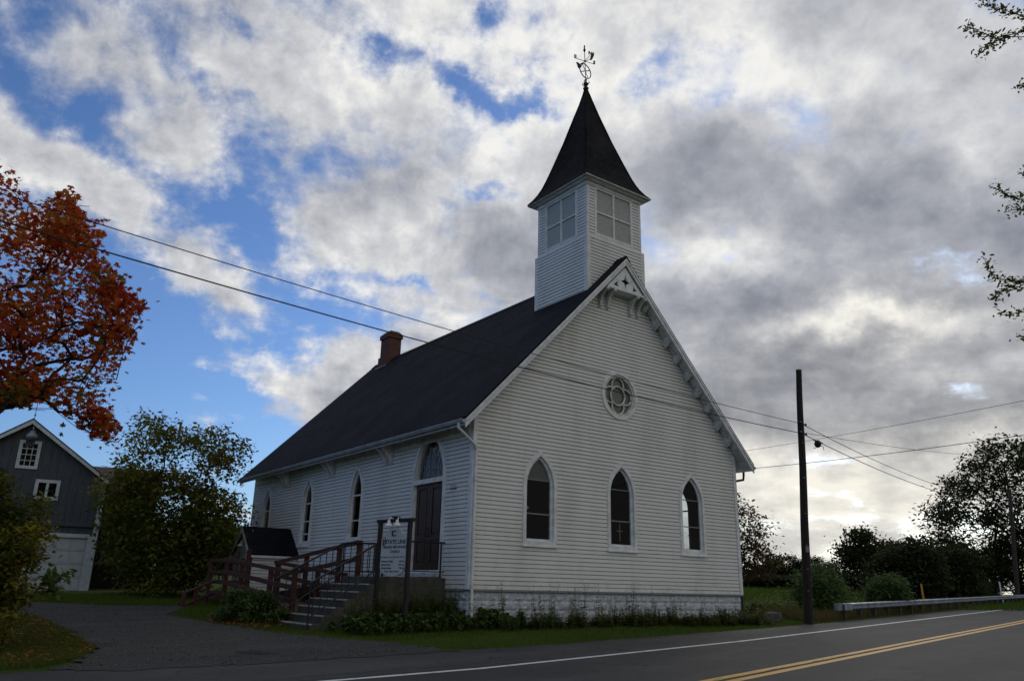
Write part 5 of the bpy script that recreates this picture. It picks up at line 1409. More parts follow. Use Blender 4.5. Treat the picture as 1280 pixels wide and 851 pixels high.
# ================================================================== POLES, WIRES, GUARDRAIL
PB = PX(1010.5, 776, 29.3); PT = PX(998.3, 462, 29.3)
pz0 = gz(PB[0], PB[1])
def pole(name, label, base, top, r0, r1, mat):
    p = thing(name, label, 'utility pole', tuple(base), 0)
    o = Vector(top) - Vector(base)
    b = MB(); n = 10
    b.tube([o * (-.03 + 1.03 * k / n) + Vector((.012 * math.sin(k * 1.3), 0, 0)) for k in range(n + 1)], [r0 + (r1 - r0) * k / n for k in range(n + 1)], 14)
    b.build('shaft', mat, p, smooth=False)
    return p, o
pole_o, po = pole('utility_pole', 'tall dark bare wooden utility pole at the road edge right of the church', (PB[0], PB[1], pz0), PT, .165, .105, M['pole'])
def at_pole(v): 
    f = (776 - v) / (776 - 462); return Vector((PB[0], PB[1], pz0)) + po * f
W1, W2, W5 = at_pole(533.5), at_pole(546), at_pole(545)
for i, wp in enumerate((W1, W2)):
    q = MB(); a = wp - Vector((PB[0], PB[1], pz0)); q.tube([a + Vector((-.16, -.1, 0)), a + Vector((.24, .16, .0))], .018, 6); q.lathe(a + Vector((.24, .16, -.02)), [(.0, -.05), (.045, -.03), (.045, .03), (0, .06)], 8); q.build('insulator', M['iron'], pole_o)
q = MB(); a = at_pole(690) - Vector((PB[0], PB[1], pz0)); q.box(a.x - .06, a.x + .06, a.y - .18, a.y - .155, a.z - .1, a.z + .1); q.build('tag_plate', M['lead'], pole_o)
pb0 = Vector((PB[0], PB[1], pz0)); fc = Vector((-.36, -.93, 0))
q = MB(); q.tube([po * f + fc * (.165 - .06 * f + .012) + Vector((.05, 0, 0)) for f in np.linspace(0, .72, 12)], .012, 5); q.build('ground_wire', M['iron'], pole_o)
for f in (.12, .2, .29, .41, .55, .69):
    q = MB(); c = po * f + fc * (.165 - .06 * f + .02) + Vector((.05, 0, 0)); q.box(c.x - .03, c.x + .03, c.y - .01, c.y + .012, c.z - .012, c.z + .012); q.build('staple', M['galv'], pole_o)
for f in (.775, .735):
    q = MB(); c = po * f; q.tube([c + fc * -.2, c + fc * .2], .016, 6); q.lathe(c + fc * .17 + Vector((0, 0, -.02)), [(0, 0), (.04, 0), (.04, .04), (0, .04)], 6); q.build('through_bolt', M['galv'], pole_o)
q = MB(); q.lathe(po * .995, [(.112, 0), (.114, .03), (.06, .05), (0, .055)], 12); q.build('cap', M['lead'], pole_o)
FPB = PX(1271, 742, 69); fpt = PX(1262, 612, 69)
far_pole, fo_ = pole('utility_pole', 'distant grey-brown utility pole among the trees at the right edge', (FPB[0], FPB[1], gz(FPB[0], FPB[1])), fpt, .19, .14, M['pole2'])
q = MB(); a = Vector(fpt) - Vector((FPB[0], FPB[1], gz(FPB[0], FPB[1]))); q.beam(a + Vector((.15, 0, -1.4)), a + Vector((1.1, .0, -.35)), .07, .07); q.build('brace', M['pole2'], far_pole)
_la = PX(70, 253, 13.0); _w1 = np.array(W1); _e = _w1 + (_la - _w1) * 1.2; LP = Vector((_e[0] - .25, _e[1] - .1, 0)); zl_ = gz(LP.x, LP.y)
near_pole, npo = pole('utility_pole', 'wooden utility pole carrying the wires beyond the left edge', (LP.x, LP.y, zl_), (LP.x, LP.y, max(_e[2], 0) + .9), .17, .12, M['pole'])
def wire(name, label, a, b, sag, r, group=None, n=40):
    a, b = Vector(a), Vector(b); pts = [a.lerp(b, k / n) - Vector((0, 0, 4 * sag * (k / n) * (1 - k / n))) for k in range(n + 1)]
    o = a.copy(); m_ = MB(); m_.tube([p - o for p in pts], r, 5); w = m_.build(name, M['wire']); w.location = o
    return tag(w, label, 'wire', group)
def through(P, u, v, Y, ext):
    """end of a wire that leaves P and passes a sight point, carried on to the next support"""
    Q = Vector(PX(u, v, Y)); return P + (Q - P) * ext
LA = through(W1, 70, 253, 13.0, 1.2); LB = through(W2, 0, 267, 12.0, 1.0); LB = W2 + (LB - W2) * ((LP.y + .1 - W2.y) / (LB.y - W2.y))
wire('overhead_wire', 'upper of two black wires from the left over the church roof to the pole', W1, LA, .28, .011)
wire('overhead_wire', 'lower and thicker of two black wires crossing the church gable to the bare pole', W2, LB, .30, .015)
FA = Vector(fpt) + Vector((0, 0, -.55)); FB_ = Vector(fpt) + Vector((0, 0, -.95))
wire('overhead_wire', 'upper black wire from the bare pole down to the distant pole on the right', W1, FA, .9, .014)
wire('overhead_wire', 'lower black wire from the bare pole down to the distant pole on the right', W2, FB_, .9, .016)
EV = Vector(ch(W + EO - .05, -OH + .3, EZ - .12))
wire('overhead_wire', 'thin service wire rising from the church eave to the right edge', EV, PX(1420, 522, 20), .10, .010)
wire('overhead_wire', 'thin wire passing behind the bare pole and rising steeply to the right edge', PX(880, 571, 44), PX(1430, 470, 24), .15, .009)
wire('overhead_wire', 'thin slack wire from the bare pole into the big dark tree', W5, PX(1300, 566, 80), .55, .010)
sb = PX(1022, 553, 30.6)
sp_ = MB(); sp_.tube([(-.16, 0, .10), (.20, .0, -.02)], .02, 6); sp_.lathe((0, 0, -.20), [(.03, 0), (.12, .06), (.14, .16), (.10, .26), (.02, .3)], 10); sp_.tube([(.03, 0, -.12), (-.14, 0, -.24), (-.2, 0, -.2)], .012, 5); sp_.tube([(.08, 0, -.1), (.2, 0, -.16), (.22, 0, -.30)], .012, 5)
so_ = sp_.build('splice_case', M['wire']); so_.location = tuple(sb); tag(so_, 'small black cable splice case hanging on the wire beside the bare pole', 'splice case')

# guardrail
GT = 10.95
gs0 = 33.0
gr = thing('guardrail', 'galvanised steel guardrail on posts along the road to the right', 'guardrail', (*st2xy(gs0, GT), float(road_z(gs0))), math.atan2(SD[1], SD[0]))
prof_w = [(a_, b_ * .82) for a_, b_ in [(.00, .155), (-.055, .13), (-.08, .095), (-.08, .07), (-.02, .03), (-.02, -.03), (-.08, -.07), (-.08, -.095), (-.055, -.13), (.00, -.155)]]
def rail_z(s): return float(road_z(s) - road_z(gs0)) + .50
gm = MB(); S_ = [0, .05] + list(np.arange(.8, 75, 1.9)); Vv = []; Fq = []
for i, s in enumerate(S_):
    for d, z in prof_w: Vv.append((s, d, rail_z(gs0 + s) + z))
n_ = len(prof_w)
for i in range(len(S_) - 1):
    for k in range(n_ - 1): Fq.append((i * n_ + k, i * n_ + k + 1, (i + 1) * n_ + k + 1, (i + 1) * n_ + k))
gm.add(Vv, Fq); go_ = gm.build('beam', M['galv'], gr, smooth=False)
so2 = go_.modifiers.new('thickness', 'SOLIDIFY'); so2.thickness = .006
tm = MB(); tv = []; tf = []
for i in range(9):
    t = R(-20 + 190 * i / 8); 
    for z in (-.135, -.05, .05, .135): tv.append((-.08 - .16 * math.sin(t) * 1.2, .02 + .12 - .16 * math.cos(t), rail_z(gs0) + z))
for i in range(8):
    for k in range(3): tf.append((i * 4 + k, i * 4 + k + 1, i * 4 + k + 5, i * 4 + k + 4))
tm.add(tv, tf); tm.box(-.12, .75, -.098, -.085, rail_z(gs0) - .125, rail_z(gs0) + .128); tm.build('end_shoe', M['galv'], gr, bevel=.004)
s = .35
while s < 74:
    q = MB(); q.box(s - .075, s + .075, .04, .24, float(road_z(gs0 + s) - road_z(gs0)) - .5, rail_z(gs0 + s) + .14); q.box(s - .05, s + .05, .0, .04, rail_z(gs0 + s) - .14, rail_z(gs0 + s) + .13); q.build('post', M['railpost'], gr, bevel=.008); s += 1.9
def at_t(u, v, t):
    d = ray(u, v); k = t / (d[0] * TD[0] + d[1] * TD[1]); return d * k
for (u, v0, v1, mt, lab) in ((1152.5, 729, 747, 'yellow', 'yellow flat delineator post behind the guardrail'), (1250, 726.5, 745, 'white_mark', 'white flat delineator post behind the guardrail')):
    pt_ = at_t(u, v0, 11.7); g0 = gz(pt_[0], pt_[1]); mk = MB(); hgt = pt_[2] - g0
    mk.prism([(-.055, -.2), (.055, -.2), (.055, hgt - .03), (.03, hgt), (-.03, hgt), (-.055, hgt - .03)], lambda a, z, d: (a + .03 * z * -1, d + abs(a) * .3, z), -.008, .008)
    o = mk.build('marker_post', M[mt]); o.location = (pt_[0], pt_[1], g0); tag(o, lab, 'marker post')

# ================================================================== TREES
mp_poly = [(-420, 120), (-60, 170), (2, 206), (24, 224), (40, 262), (58, 250), (86, 232), (112, 284), (100, 300), (134, 270), (126, 312), (142, 332), (160, 352), (186, 384), (168, 402), (170, 436), (148, 452), (150, 476), (132, 498), (148, 520), (143, 556), (122, 552), (96, 524), (62, 500), (24, 506), (-60, 520), (-420, 560)]
C0 = np.array([-13.2, 17.0, 4.0]); att = []
while len(att) < 620:
    p = C0 + rng.uniform(-1, 1, 3) * np.array([6.6, 4.0, 5.6])
    if (((p - C0) / np.array([6.6, 4.0, 5.6])) ** 2).sum() > 1: continue
    q = project(p)
    if p[2] < .8: continue
    if q[0] > -10 and not inside(mp_poly, q[:1], q[1:])[0]: continue
    att.append(p)
att = np.array(att)
# the low sprays hanging in front of the barn
att = np.vstack([att, sample_px([(60, 505), (100, 505), (146, 515), (144, 556), (122, 554), (90, 528)], 18, 15.4, 16.6), sample_px([(0, 470), (60, 478), (54, 512), (0, 514)], 20, 15, 18), sample_px([(88, 236), (132, 275), (120, 320), (60, 300)], 26, 15, 17.4), sample_px([(120, 330), (186, 386), (168, 440), (120, 430)], 26, 15, 17)])
q_ = project(att); 
mtree = make_tree('maple_tree', 'big maple with red and orange autumn leaves at the left edge', 'tree', (-12.9, 17.2, gz(-12.9, 17.2)), 4.6, att, 36000, .13, MAPLE, M['maple'], .25, .24, (.6, -.2), r_tip=.0075,
    tonefn=lambda C: np.where((C[:, 2] < 3.7) & (C[:, 0] < -8.9), .32, -.02) + .12 * vnoise(C[:, 0] * .8, C[:, 2] * .8, 2),
    leaf_keep=lambda C: (lambda q: (q[:, 0] < -15) | inside(mp_poly, q[:, 0] + 13 * vnoise(q[:, 0] * .11, q[:, 1] * .11, 2), q[:, 1] + 13 * vnoise(q[:, 0] * .1, q[:, 1] * .12, 6)) | (rng.random(len(q)) < .015))(project(C)))

gt_poly = [(158, 560), (170, 528), (192, 524), (214, 530), (222, 519), (250, 524), (262, 534), (282, 536), (304, 548), (312, 566), (300, 590), (296, 612), (304, 640), (298, 660), (282, 700), (250, 735), (190, 738), (160, 720), (140, 690), (124, 640), (126, 600), (150, 588)]
gb = (-12.2, 32.0); att = np.vstack([sample_px(gt_poly, 130, 30.2, 34), sample_px([(124, 610), (160, 590), (240, 610), (290, 650), (262, 730), (170, 736), (140, 690)], 150, 30.4, 34)])
make_tree('broadleaf_tree', 'loose green tree turning yellow between the barns and the church', 'tree', (gb[0], gb[1], gz(*gb)), 2.2, att, 30000, .19, OVAL, M['green_leaf'], .32, .11, (.2, 0), r_tip=.008, tonefn=lambda C: .10 * np.clip(C[:, 2] - 2, -1, 2))

lb_poly = [(-90, 575), (-4, 596), (14, 612), (30, 632), (50, 628), (50, 660), (44, 690), (30, 720), (26, 750), (8, 790), (-90, 800)]
lb = PX(-14, 790, 14.6); att = sample_px(lb_poly, 170, 13.8, 15.6)
make_tree('bush', 'yellow-green leafy bush at the left edge in front of the barn', 'bush', (lb[0], lb[1], gz(lb[0], lb[1])), .5, att, 24000, .11, OVAL, M['bush_leaf'], .15, .04, r_tip=.005, tonefn=lambda C: .22 * np.clip(.9 - C[:, 2], -.5, 1) - .1)
sb_ = PX(14, 752, 15.5); att = sample_px([(34, 704), (52, 700), (56, 716), (84, 718), (82, 738), (60, 744), (36, 744), (26, 724)], 16, 15.2, 15.8)
make_tree('sapling', 'small dark green sapling with broad leaves before the white garage door', 'sapling', (sb_[0], sb_[1], gz(sb_[0], sb_[1])), .25, att, 170, .17, OVAL, M['weed'], .10, .012, r_tip=.005)

def vol_tree(name, label, poly, Y0, Y1, n_att, n_leaf, size, mat, spread, base_uv, trunk_h, group=None, base_r=.15, cat='tree', templ=OVAL, **kw):
    Ym = (Y0 + Y1) / 2; b = PX(base_uv[0], base_uv[1], Ym); att = sample_px(poly, n_att, Y0, Y1)
    return make_tree(name, label, cat, (b[0], b[1], gz(b[0], b[1])), trunk_h, att, n_leaf, size, templ, M[mat], spread, base_r, group=group, **kw)
vol_tree('broadleaf_tree', 'bronze-leaved tree showing past the right corner of the church', [(880, 600), (918, 604), (930, 632), (942, 622), (946, 648), (960, 650), (958, 668), (946, 672), (960, 690), (966, 702), (958, 722), (880, 726)], 42, 47, 130, 6500, .21, 'brown_leaf', .38, (915, 742), 2.4, r_tip=.012)
big_poly = [(1160, 652), (1158, 636), (1176, 632), (1190, 616), (1188, 602), (1206, 590), (1214, 572), (1228, 572), (1234, 556), (1246, 550), (1256, 556), (1268, 548), (1300, 552), (1400, 570), (1470, 640), (1440, 700), (1300, 716), (1210, 712), (1182, 690), (1172, 668)]
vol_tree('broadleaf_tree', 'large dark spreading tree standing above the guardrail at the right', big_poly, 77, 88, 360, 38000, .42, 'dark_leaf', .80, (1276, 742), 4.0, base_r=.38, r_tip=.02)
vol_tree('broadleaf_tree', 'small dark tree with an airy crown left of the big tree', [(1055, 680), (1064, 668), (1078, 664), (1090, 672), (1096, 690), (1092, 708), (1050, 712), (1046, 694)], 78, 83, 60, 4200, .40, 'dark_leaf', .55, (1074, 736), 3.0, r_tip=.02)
shp = [('dense dark shrub thicket below the airy tree', [(1092, 712), (1104, 700), (1118, 702), (1126, 738), (1090, 738)], 56, 61), ('tall dark shrub beneath the left side of the big tree', [(1112, 690), (1140, 676), (1168, 684), (1176, 740), (1112, 742)], 54, 60),
       ('dark green understory shrub below the middle of the big tree', [(1166, 694), (1190, 684), (1214, 690), (1226, 746), (1164, 746)], 62, 68), ('dark understory shrub beside the distant pole', [(1214, 690), (1244, 680), (1290, 684), (1330, 700), (1330, 746), (1214, 746)], 76, 84)]
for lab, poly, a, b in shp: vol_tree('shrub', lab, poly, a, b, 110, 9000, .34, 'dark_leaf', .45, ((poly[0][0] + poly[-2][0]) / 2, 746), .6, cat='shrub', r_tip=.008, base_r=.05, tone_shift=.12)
vol_tree('shrub', 'round green bush just behind the bare utility pole', [(996, 730), (1008, 714), (1030, 708), (1046, 720), (1052, 740), (1052, 764), (992, 766)], 36, 39.5, 110, 6500, .18, 'shrub', .30, (1022, 766), .5, cat='shrub', r_tip=.006, base_r=.04, tone_shift=.1)
vol_tree('shrub', 'low dark bush behind the start of the guardrail', [(1090, 736), (1104, 724), (1122, 726), (1130, 748), (1090, 754)], 39, 42, 70, 6000, .20, 'shrub', .28, (1110, 754), .4, cat='shrub', r_tip=.006, base_r=.04, tone_shift=.05)
vol_tree('shrub', 'weedy bush at the back right corner of the church', [(930, 756), (940, 752), (970, 753), (990, 752), (992, 768), (932, 768)], 33, 35, 50, 2400, .12, 'weed', .22, (960, 768), .3, cat='shrub', r_tip=.005, base_r=.03, tone_shift=.1)

# far treeline: three kinds, copied
protos = []
for k in range(3):
    c = np.array([0, 0, 3.9]); at_ = []
    rad = ((3.4, 3.0, 3.8), (2.6, 2.6, 4.4), (4.2, 3.2, 3.2))[k]
    while len(at_) < 84:
        p = c + rng.uniform(-1, 1, 3) * np.array(rad)
        if (((p - c) / rad) ** 2).sum() <= 1 + (.5 if p[2] < 2.2 else 0) and p[2] > .2: at_.append(p)
    r_ = make_tree('treeline_tree', 'dark tree in the far treeline behind the field', 'tree', (0, 0, 0), 2.6, np.array(at_), 5600, .48, OVAL, M['dark_leaf'], .62, .16, group='far treeline trees', r_tip=.02)
    protos.append(r_)
spots = [(944, 700, 92), (966, 694, 96), (982, 688, 98), (996, 692, 94), (1012, 706, 99), (1030, 690, 104), (1046, 704, 96), (1100, 672, 92), (1114, 668, 94), (1128, 674, 97), (1146, 678, 92), (1162, 690, 96), (1180, 684, 90), (1200, 690, 96), (1226, 690, 98), (955, 712, 86), (1006, 712, 88), (1062, 708, 90), (1088, 704, 88), (1135, 700, 86),
         (238, 668, 78), (256, 650, 84), (270, 640, 80), (286, 652, 76), (302, 660, 84), (318, 650, 88), (120, 640, 84), (200, 650, 86), (160, 645, 88),
         (936, 716, 80), (950, 720, 82), (964, 717, 80), (978, 721, 83), (992, 718, 81), (1008, 720, 80), (1022, 717, 82), (1038, 720, 80), (1054, 717, 83), (1070, 719, 81), (1086, 716, 80)]
for i, (u, v, Y) in enumerate(spots):
    p = PX(u, 735, Y); g0 = gz(p[0], p[1]); top = PX(u, v, Y)[2]; sc = (top - g0) / (8.2 + rng.normal(0, .1))
    o = protos[i % 3]
    if i < 3: o.location = (p[0], p[1], g0); o.rotation_euler = (0, 0, i * 1.3); o.scale = (sc * 1.1, sc * 1.1, sc)
    else: copy_thing(o, (p[0], p[1], g0), rng.uniform(0, 6.28), (max(sc, .45) * rng.uniform(.95, 1.3), max(sc, .45) * rng.uniform(.95, 1.3), sc))

# tree on the near verge whose twigs reach in at the right edge
tb = (14.2, 13.0); C1 = np.array([15.4, 13.6, 7.2]); att = []
while len(att) < 150:
    p = C1 + rng.uniform(-1, 1, 3) * np.array([4.0, 3.4, 5.0])
    if (((p - C1) / np.array([4.0, 3.4, 5.0])) ** 2).sum() > 1: continue
    q = project(p)
    if q[0] < 1345: continue
    att.append(p)
twigs = [[(1330, 30), (1278, 40), (1245, 48), (1205, 32)], [(1256, 46), (1240, 55), (1223, 69)], [(1320, 30), (1270, 18), (1227, 3)], [(1320, 112), (1290, 106), (1273, 108)], [(1320, 230), (1278, 250), (1258, 244), (1247, 233)], [(1310, 262), (1280, 262), (1260, 263)], [(1310, 205), (1279, 216)],
         [(1330, 352), (1278, 352), (1244, 348), (1231, 325)], [(1278, 352), (1254, 362), (1243, 376)], [(1320, 385), (1278, 390), (1254, 394)], [(1310, 420), (1275, 423)]]
tp_ = []
for tw in twigs:
    for (u0, v0), (u1, v1) in zip(tw[:-1], tw[1:]):
        n = max(2, int(math.hypot(u1 - u0, v1 - v0) / 5))
        for k in range(n): tp_.append(PX(u0 + (u1 - u0) * k / n, v0 + (v1 - v0) * k / n, 12.8))
    tp_.append(PX(*tw[-1], 12.8))
rt = thing('broadleaf_tree', 'tree beyond the right edge whose leafy twigs hang into the upper right sky', 'tree', (*tb, gz(*tb)))
b_ = np.array(rt.location); A_ = np.vstack([np.array(att), np.array([PX(*t[0], 12.8) for t in twigs])]) - b_
trunk = [np.array([.25 * k / 6, 0, 5.2 * k / 6 - .1]) for k in range(7)]
nodes, par, r = grow(A_, trunk, .009); wood_mesh('trunk', nodes, par, r, M['bark'], rt, 7, .22)
tm_ = MB()
for tw in twigs: tm_.tube([tuple(PX(u, v, 12.8) - b_) for u, v in tw], [.010] * (len(tw) - 1) + [.004], 5)
tm_.build('twigs', M['bark'], rt)
k = len(att); Cc = np.repeat(np.array(att), 70, 0) + rng.normal(0, .35, (k * 70, 3)); qq = project(Cc); Cc = Cc[~(qq[:, 0] < 1288)]
tw_c = np.repeat(np.array(tp_), 11, 0) + rng.normal(0, .060, (len(tp_) * 11, 3))
Call = np.vstack([Cc, tw_c]) - b_
leaves('crown', Call, .085, OVAL, np.clip(.4 + rng.normal(0, .25, len(Call)), 0, 1), M['green_leaf'], rt)

# ================================================================== BEDS, PLANTS, GRASS
def blade_leaf(n, Lb, wd, arch, cup=.25):
    """one broad leaf as a strip along +x, bending down"""
    P = []; Fq = []; m = 6
    for i in range(m + 1):
        f = i / m; x = Lb * f; z = arch * (math.sin(f * 2.2) * .5 - f * f * .55) * Lb; w = wd * math.sin(math.pi * min(1, .12 + .88 * f) ** .85) * .5
        if i == m: w = .002
        for s in (-1, 0, 1): P.append((x, s * w, z + abs(s) * w * cup))
    for i in range(m):
        for j in range(2): q = i * 3 + j; Fq.append((q, q + 1, q + 4, q + 3))
    return P, Fq
def hosta(name, label, cat, group, n, Lb, wd, seed):
    rs_ = random.Random(seed); V = []; Fq = []; tone = []
    for k in range(n):
        a = rs_.uniform(0, 6.283); L_ = Lb * rs_.uniform(.6, 1.1); P, Fl = blade_leaf(0, L_, wd * rs_.uniform(.8, 1.15), rs_.uniform(.7, 1.25))
        pit = rs_.uniform(.25, 1.0) if k > n * .35 else rs_.uniform(.8, 1.35); r0 = rs_.uniform(.02, .10); lift = rs_.uniform(.10, .26) * (1 if k > n * .35 else 1.4)
        ca, sa, cp, sp2 = math.cos(a), math.sin(a), math.cos(pit * .8), math.sin(pit * .8); rl = rs_.uniform(-.3, .3)
        b0 = len(V); t_ = rs_.random()
        for x, y, z in P:
            y2 = y * math.cos(rl) - z * math.sin(rl) * .3; z2 = z + y * math.sin(rl)
            X_ = x * cp - z2 * sp2 + r0; Z_ = x * sp2 + z2 * cp + lift * (.4 + .6 * min(1, x / L_ + .5)); V.append((X_ * ca - y2 * sa, X_ * sa + y2 * ca, Z_)); tone.append(t_)
        Fq += [tuple(i + b0 for i in q) for q in Fl]
    me = np_mesh(name, np.array(V), np.array(Fq).ravel(), np.full(len(Fq), 4), np.array(tone)); me.shade_smooth()
    o = link(name, me, M['hosta']); return tag(o, label, cat, group)
hos = [hosta('hosta_plant', 'broad-leaved green hosta in the bed in front of the stoop and sign', 'plant', 'hostas in the front bed', 46, .30, .15, i) for i in range(3)]
def place(protos_, pts, sc=(.85, 1.2), first=True):
    for i, p in enumerate(pts):
        o = protos_[i % len(protos_)]
        if i >= len(protos_): o = o.copy(); COL.objects.link(o)
        k = rng.uniform(*sc); o.location = (p[0], p[1], gz(p[0], p[1]) - .02); o.rotation_euler = (0, 0, rng.uniform(0, 6.28)); o.scale = (k, k, k)
hp_ = []
for y_, xs_ in ((-.75, np.arange(-2.75, .9, .30)), (-.38, np.arange(-2.95, 1.1, .32)), (0.0, np.arange(-2.9, .9, .36)), (.38, np.arange(-3.0, -.2, .42))):
    for x in xs_: hp_.append(ch(x + rng.uniform(-.08, .08), y_ + rng.uniform(-.08, .08), 0)[:2])
place(hos, hp_, (.6, .95))

def weed(name, label, group, n, h, seed, flower=False, spreadr=.12, lw=.02, ll=.16):
    rs_ = random.Random(seed); m_ = MB(); V = []; Fq = []; T_ = []
    def tri(p, q, r_, t):
        b = len(V); V.extend([p, q, r_]); Fq.append((b, b + 1, b + 2)); T_.extend([t] * 3)
    for k in range(n):
        a = rs_.uniform(0, 6.28); rr_ = rs_.uniform(0, spreadr); x0, y0_ = rr_ * math.cos(a), rr_ * math.sin(a); H = h * rs_.uniform(.55, 1.1); ln = rs_.uniform(.03, .22) * H; a2 = rs_.uniform(0, 6.28)
        ns = 7; t = rs_.random(); prev = None
        for i in range(ns + 1):
            f = i / ns; c = (x0 + ln * f * f * math.cos(a2), y0_ + ln * f * f * math.sin(a2), H * f); w = .006 * (1 - .6 * f)
            if prev:
                for dx, dy in ((1, 0), (0, 1)):
                    b = len(V); V.extend([(prev[0] - w * dx, prev[1] - w * dy, prev[2]), (prev[0] + w * dx, prev[1] + w * dy, prev[2]), (c[0] + w * dx, c[1] + w * dy, c[2]), (c[0] - w * dx, c[1] - w * dy, c[2])]); Fq.append((b, b + 1, b + 2, b + 3)); T_.extend([t] * 4)
                nl = 3 if f < .75 else 2
                for _ in range(nl):
                    a3 = rs_.uniform(0, 6.28); l_ = ll * rs_.uniform(.5, 1.1) * (1.1 - .7 * f); dz = rs_.uniform(-.2, .7) * l_; u_ = (math.cos(a3), math.sin(a3)); s_ = (-u_[1] * lw, u_[0] * lw); tt = min(1, max(0, t + rs_.uniform(-.3, .3)))
                    mid = (c[0] + u_[0] * l_ * .5, c[1] + u_[1] * l_ * .5, c[2] + dz * .7)
                    b = len(V); V.extend([c, (mid[0] + s_[0], mid[1] + s_[1], mid[2]), (c[0] + u_[0] * l_, c[1] + u_[1] * l_, c[2] + dz * .6), (mid[0] - s_[0], mid[1] - s_[1], mid[2])]); Fq.append((b, b + 1, b + 2, b + 3)); T_.extend([tt] * 4)
            prev = c
        if flower:
            for j in range(5):
                a3 = j * 1.256; tri((prev[0], prev[1], prev[2]), (prev[0] + .035 * math.cos(a3), prev[1] + .035 * math.sin(a3), prev[2] + .02), (prev[0] + .035 * math.cos(a3 + .9), prev[1] + .035 * math.sin(a3 + .9), prev[2] + .02), 1.0)
    sizes = np.array([len(q) for q in Fq]); me = np_mesh(name, np.array(V), np.array([i for q in Fq for i in q]), sizes, np.array(T_))
    o = link(name, me, M['weed']); return tag(o, label, 'plant', group)
wd = [weed('tall_weed', 'tall thin-stemmed weed against the church foundation', 'weeds along the church foundation', 6, 1.0, 20 + i, False, .14) for i in range(4)]
wp_ = []
for x in np.arange(-.5, 6.4, .24): wp_.append(ch(x + rng.uniform(-.1, .1), -.35 - rng.uniform(0, .35), 0)[:2])
for x in np.arange(6.4, 9.2, .8): wp_.append(ch(x, -.4 - rng.uniform(0, .2), 0)[:2])
place(wd, wp_, (.7, 1.15))
wf = [weed('leafy_weed', 'dense leafy stalk plant in front of the concrete stoop', 'leafy plants before the stoop', 12, 1.05, 40 + i, False, .2, .03, .2) for i in range(3)]
place(wf, [ch(x, SY0 - .22 - rng.uniform(0, .35), 0)[:2] for x in list(np.arange(-2.0, .6, .055)) + list(np.arange(-2.6, -1.9, .2))], (.62, 1.0))
fw_ = [weed('flower_clump', 'low bushy flower clump in the bed under the gable wall', 'flower clumps in the gable bed', 16, .42, 60 + i, False, .22, .03, .14) for i in range(3)]
place(fw_, [ch(x + rng.uniform(-.08, .08), -.62 - rng.uniform(0, .5), 0)[:2] for x in np.arange(.4, 9.4, .13)], (.6, 1.2))
pf = [weed('flower', 'low plant with small pale faded blooms near the church corner', 'pale flowers near the church corner', 6, .36, 80 + i, True, .18, .02, .1) for i in range(2)]
for o in pf: o.data.materials[0] = M['petal']
place(pf, [ch(x, -.8 - rng.uniform(0, .2), 0)[:2] for x in (6.9, 7.15, 7.5, 7.8, 8.0, 8.4, 8.9)], (.7, 1.1))
# edging timber, stone
e0, e1 = gp(612, 779.5), gp(956, 775.5)
ed = thing('bed_edging', 'long weathered timber edging along the front of the gable bed', 'edging', (e0[0], e0[1], gz(e0[0], e0[1])))
n = 5
for k in range(n):
    p0 = e0 + (e1 - e0) * (k / n); p1 = e0 + (e1 - e0) * ((k + .99) / n); z0_, z1_ = gz(p0[0], p0[1]), gz(p1[0], p1[1]); zz = gz(e0[0], e0[1])
    MB().beam((p0[0] - e0[0], p0[1] - e0[1], z0_ - zz + .02), (p1[0] - e0[0], p1[1] - e0[1], z1_ - zz + .02), .10, .12).build('log', M['timber'], ed, bevel=.015)
def rock(label, p, sx, sy2, sz, seed):
    bm = bmesh.new(); bmesh.ops.create_icosphere(bm, subdivisions=3, radius=1); rs_ = np.random.default_rng(seed)
    for v in bm.verts:
        c = v.co; k = 1 + .16 * vnoise(c.x * 1.3 + seed, c.y * 1.4 + c.z, seed) ; v.co = Vector((max(-.8, min(.8, c.x)) * k * sx, max(-.8, min(.85, c.y)) * k * sy2, max(-.5, min(.7, c.z)) * k * sz))
    me = bpy.data.meshes.new('stone'); bm.to_mesh(me); bm.free(); o = link('stone', me, M['rock']); o.location = (p[0], p[1], gz(p[0], p[1]) + sz * .3); return tag(o, label, 'stone')
rock('grey boulder at the right end of the gable flower bed', gp(966, 775.5), .38, .25, .28, 3)
place([hosta('low_plant', 'low leafy clump beside the boulder at the end of the bed', 'plant', 'clumps beside the boulder', 34, .24, .10, 90 + i) for i in range(2)], [gp(u, v)[:2] for u, v in ((934, 772), (944, 771), (952, 772), (940, 775), (928, 775))], (.8, 1.1))
# dark shrub by the ramp
sh_ = gp(302, 780); att = []
while len(att) < 90:
    p = rng.uniform(-1, 1, 3) * np.array([1.05, .75, .72])
    if (p ** 2 / np.array([1.05, .75, .72]) ** 2).sum() < 1 and p[2] > -.05: att.append(p + np.array([sh_[0], sh_[1] + .5, gz(sh_[0], sh_[1]) + .12]))
make_tree('shrub', 'rounded dark green shrub in front of the timber ramp', 'shrub', (sh_[0], sh_[1] + .5, gz(sh_[0], sh_[1] + .5)), .3, np.array(att), 11000, .095, OVAL, M['shrub'], .10, .03, r_tip=.004)

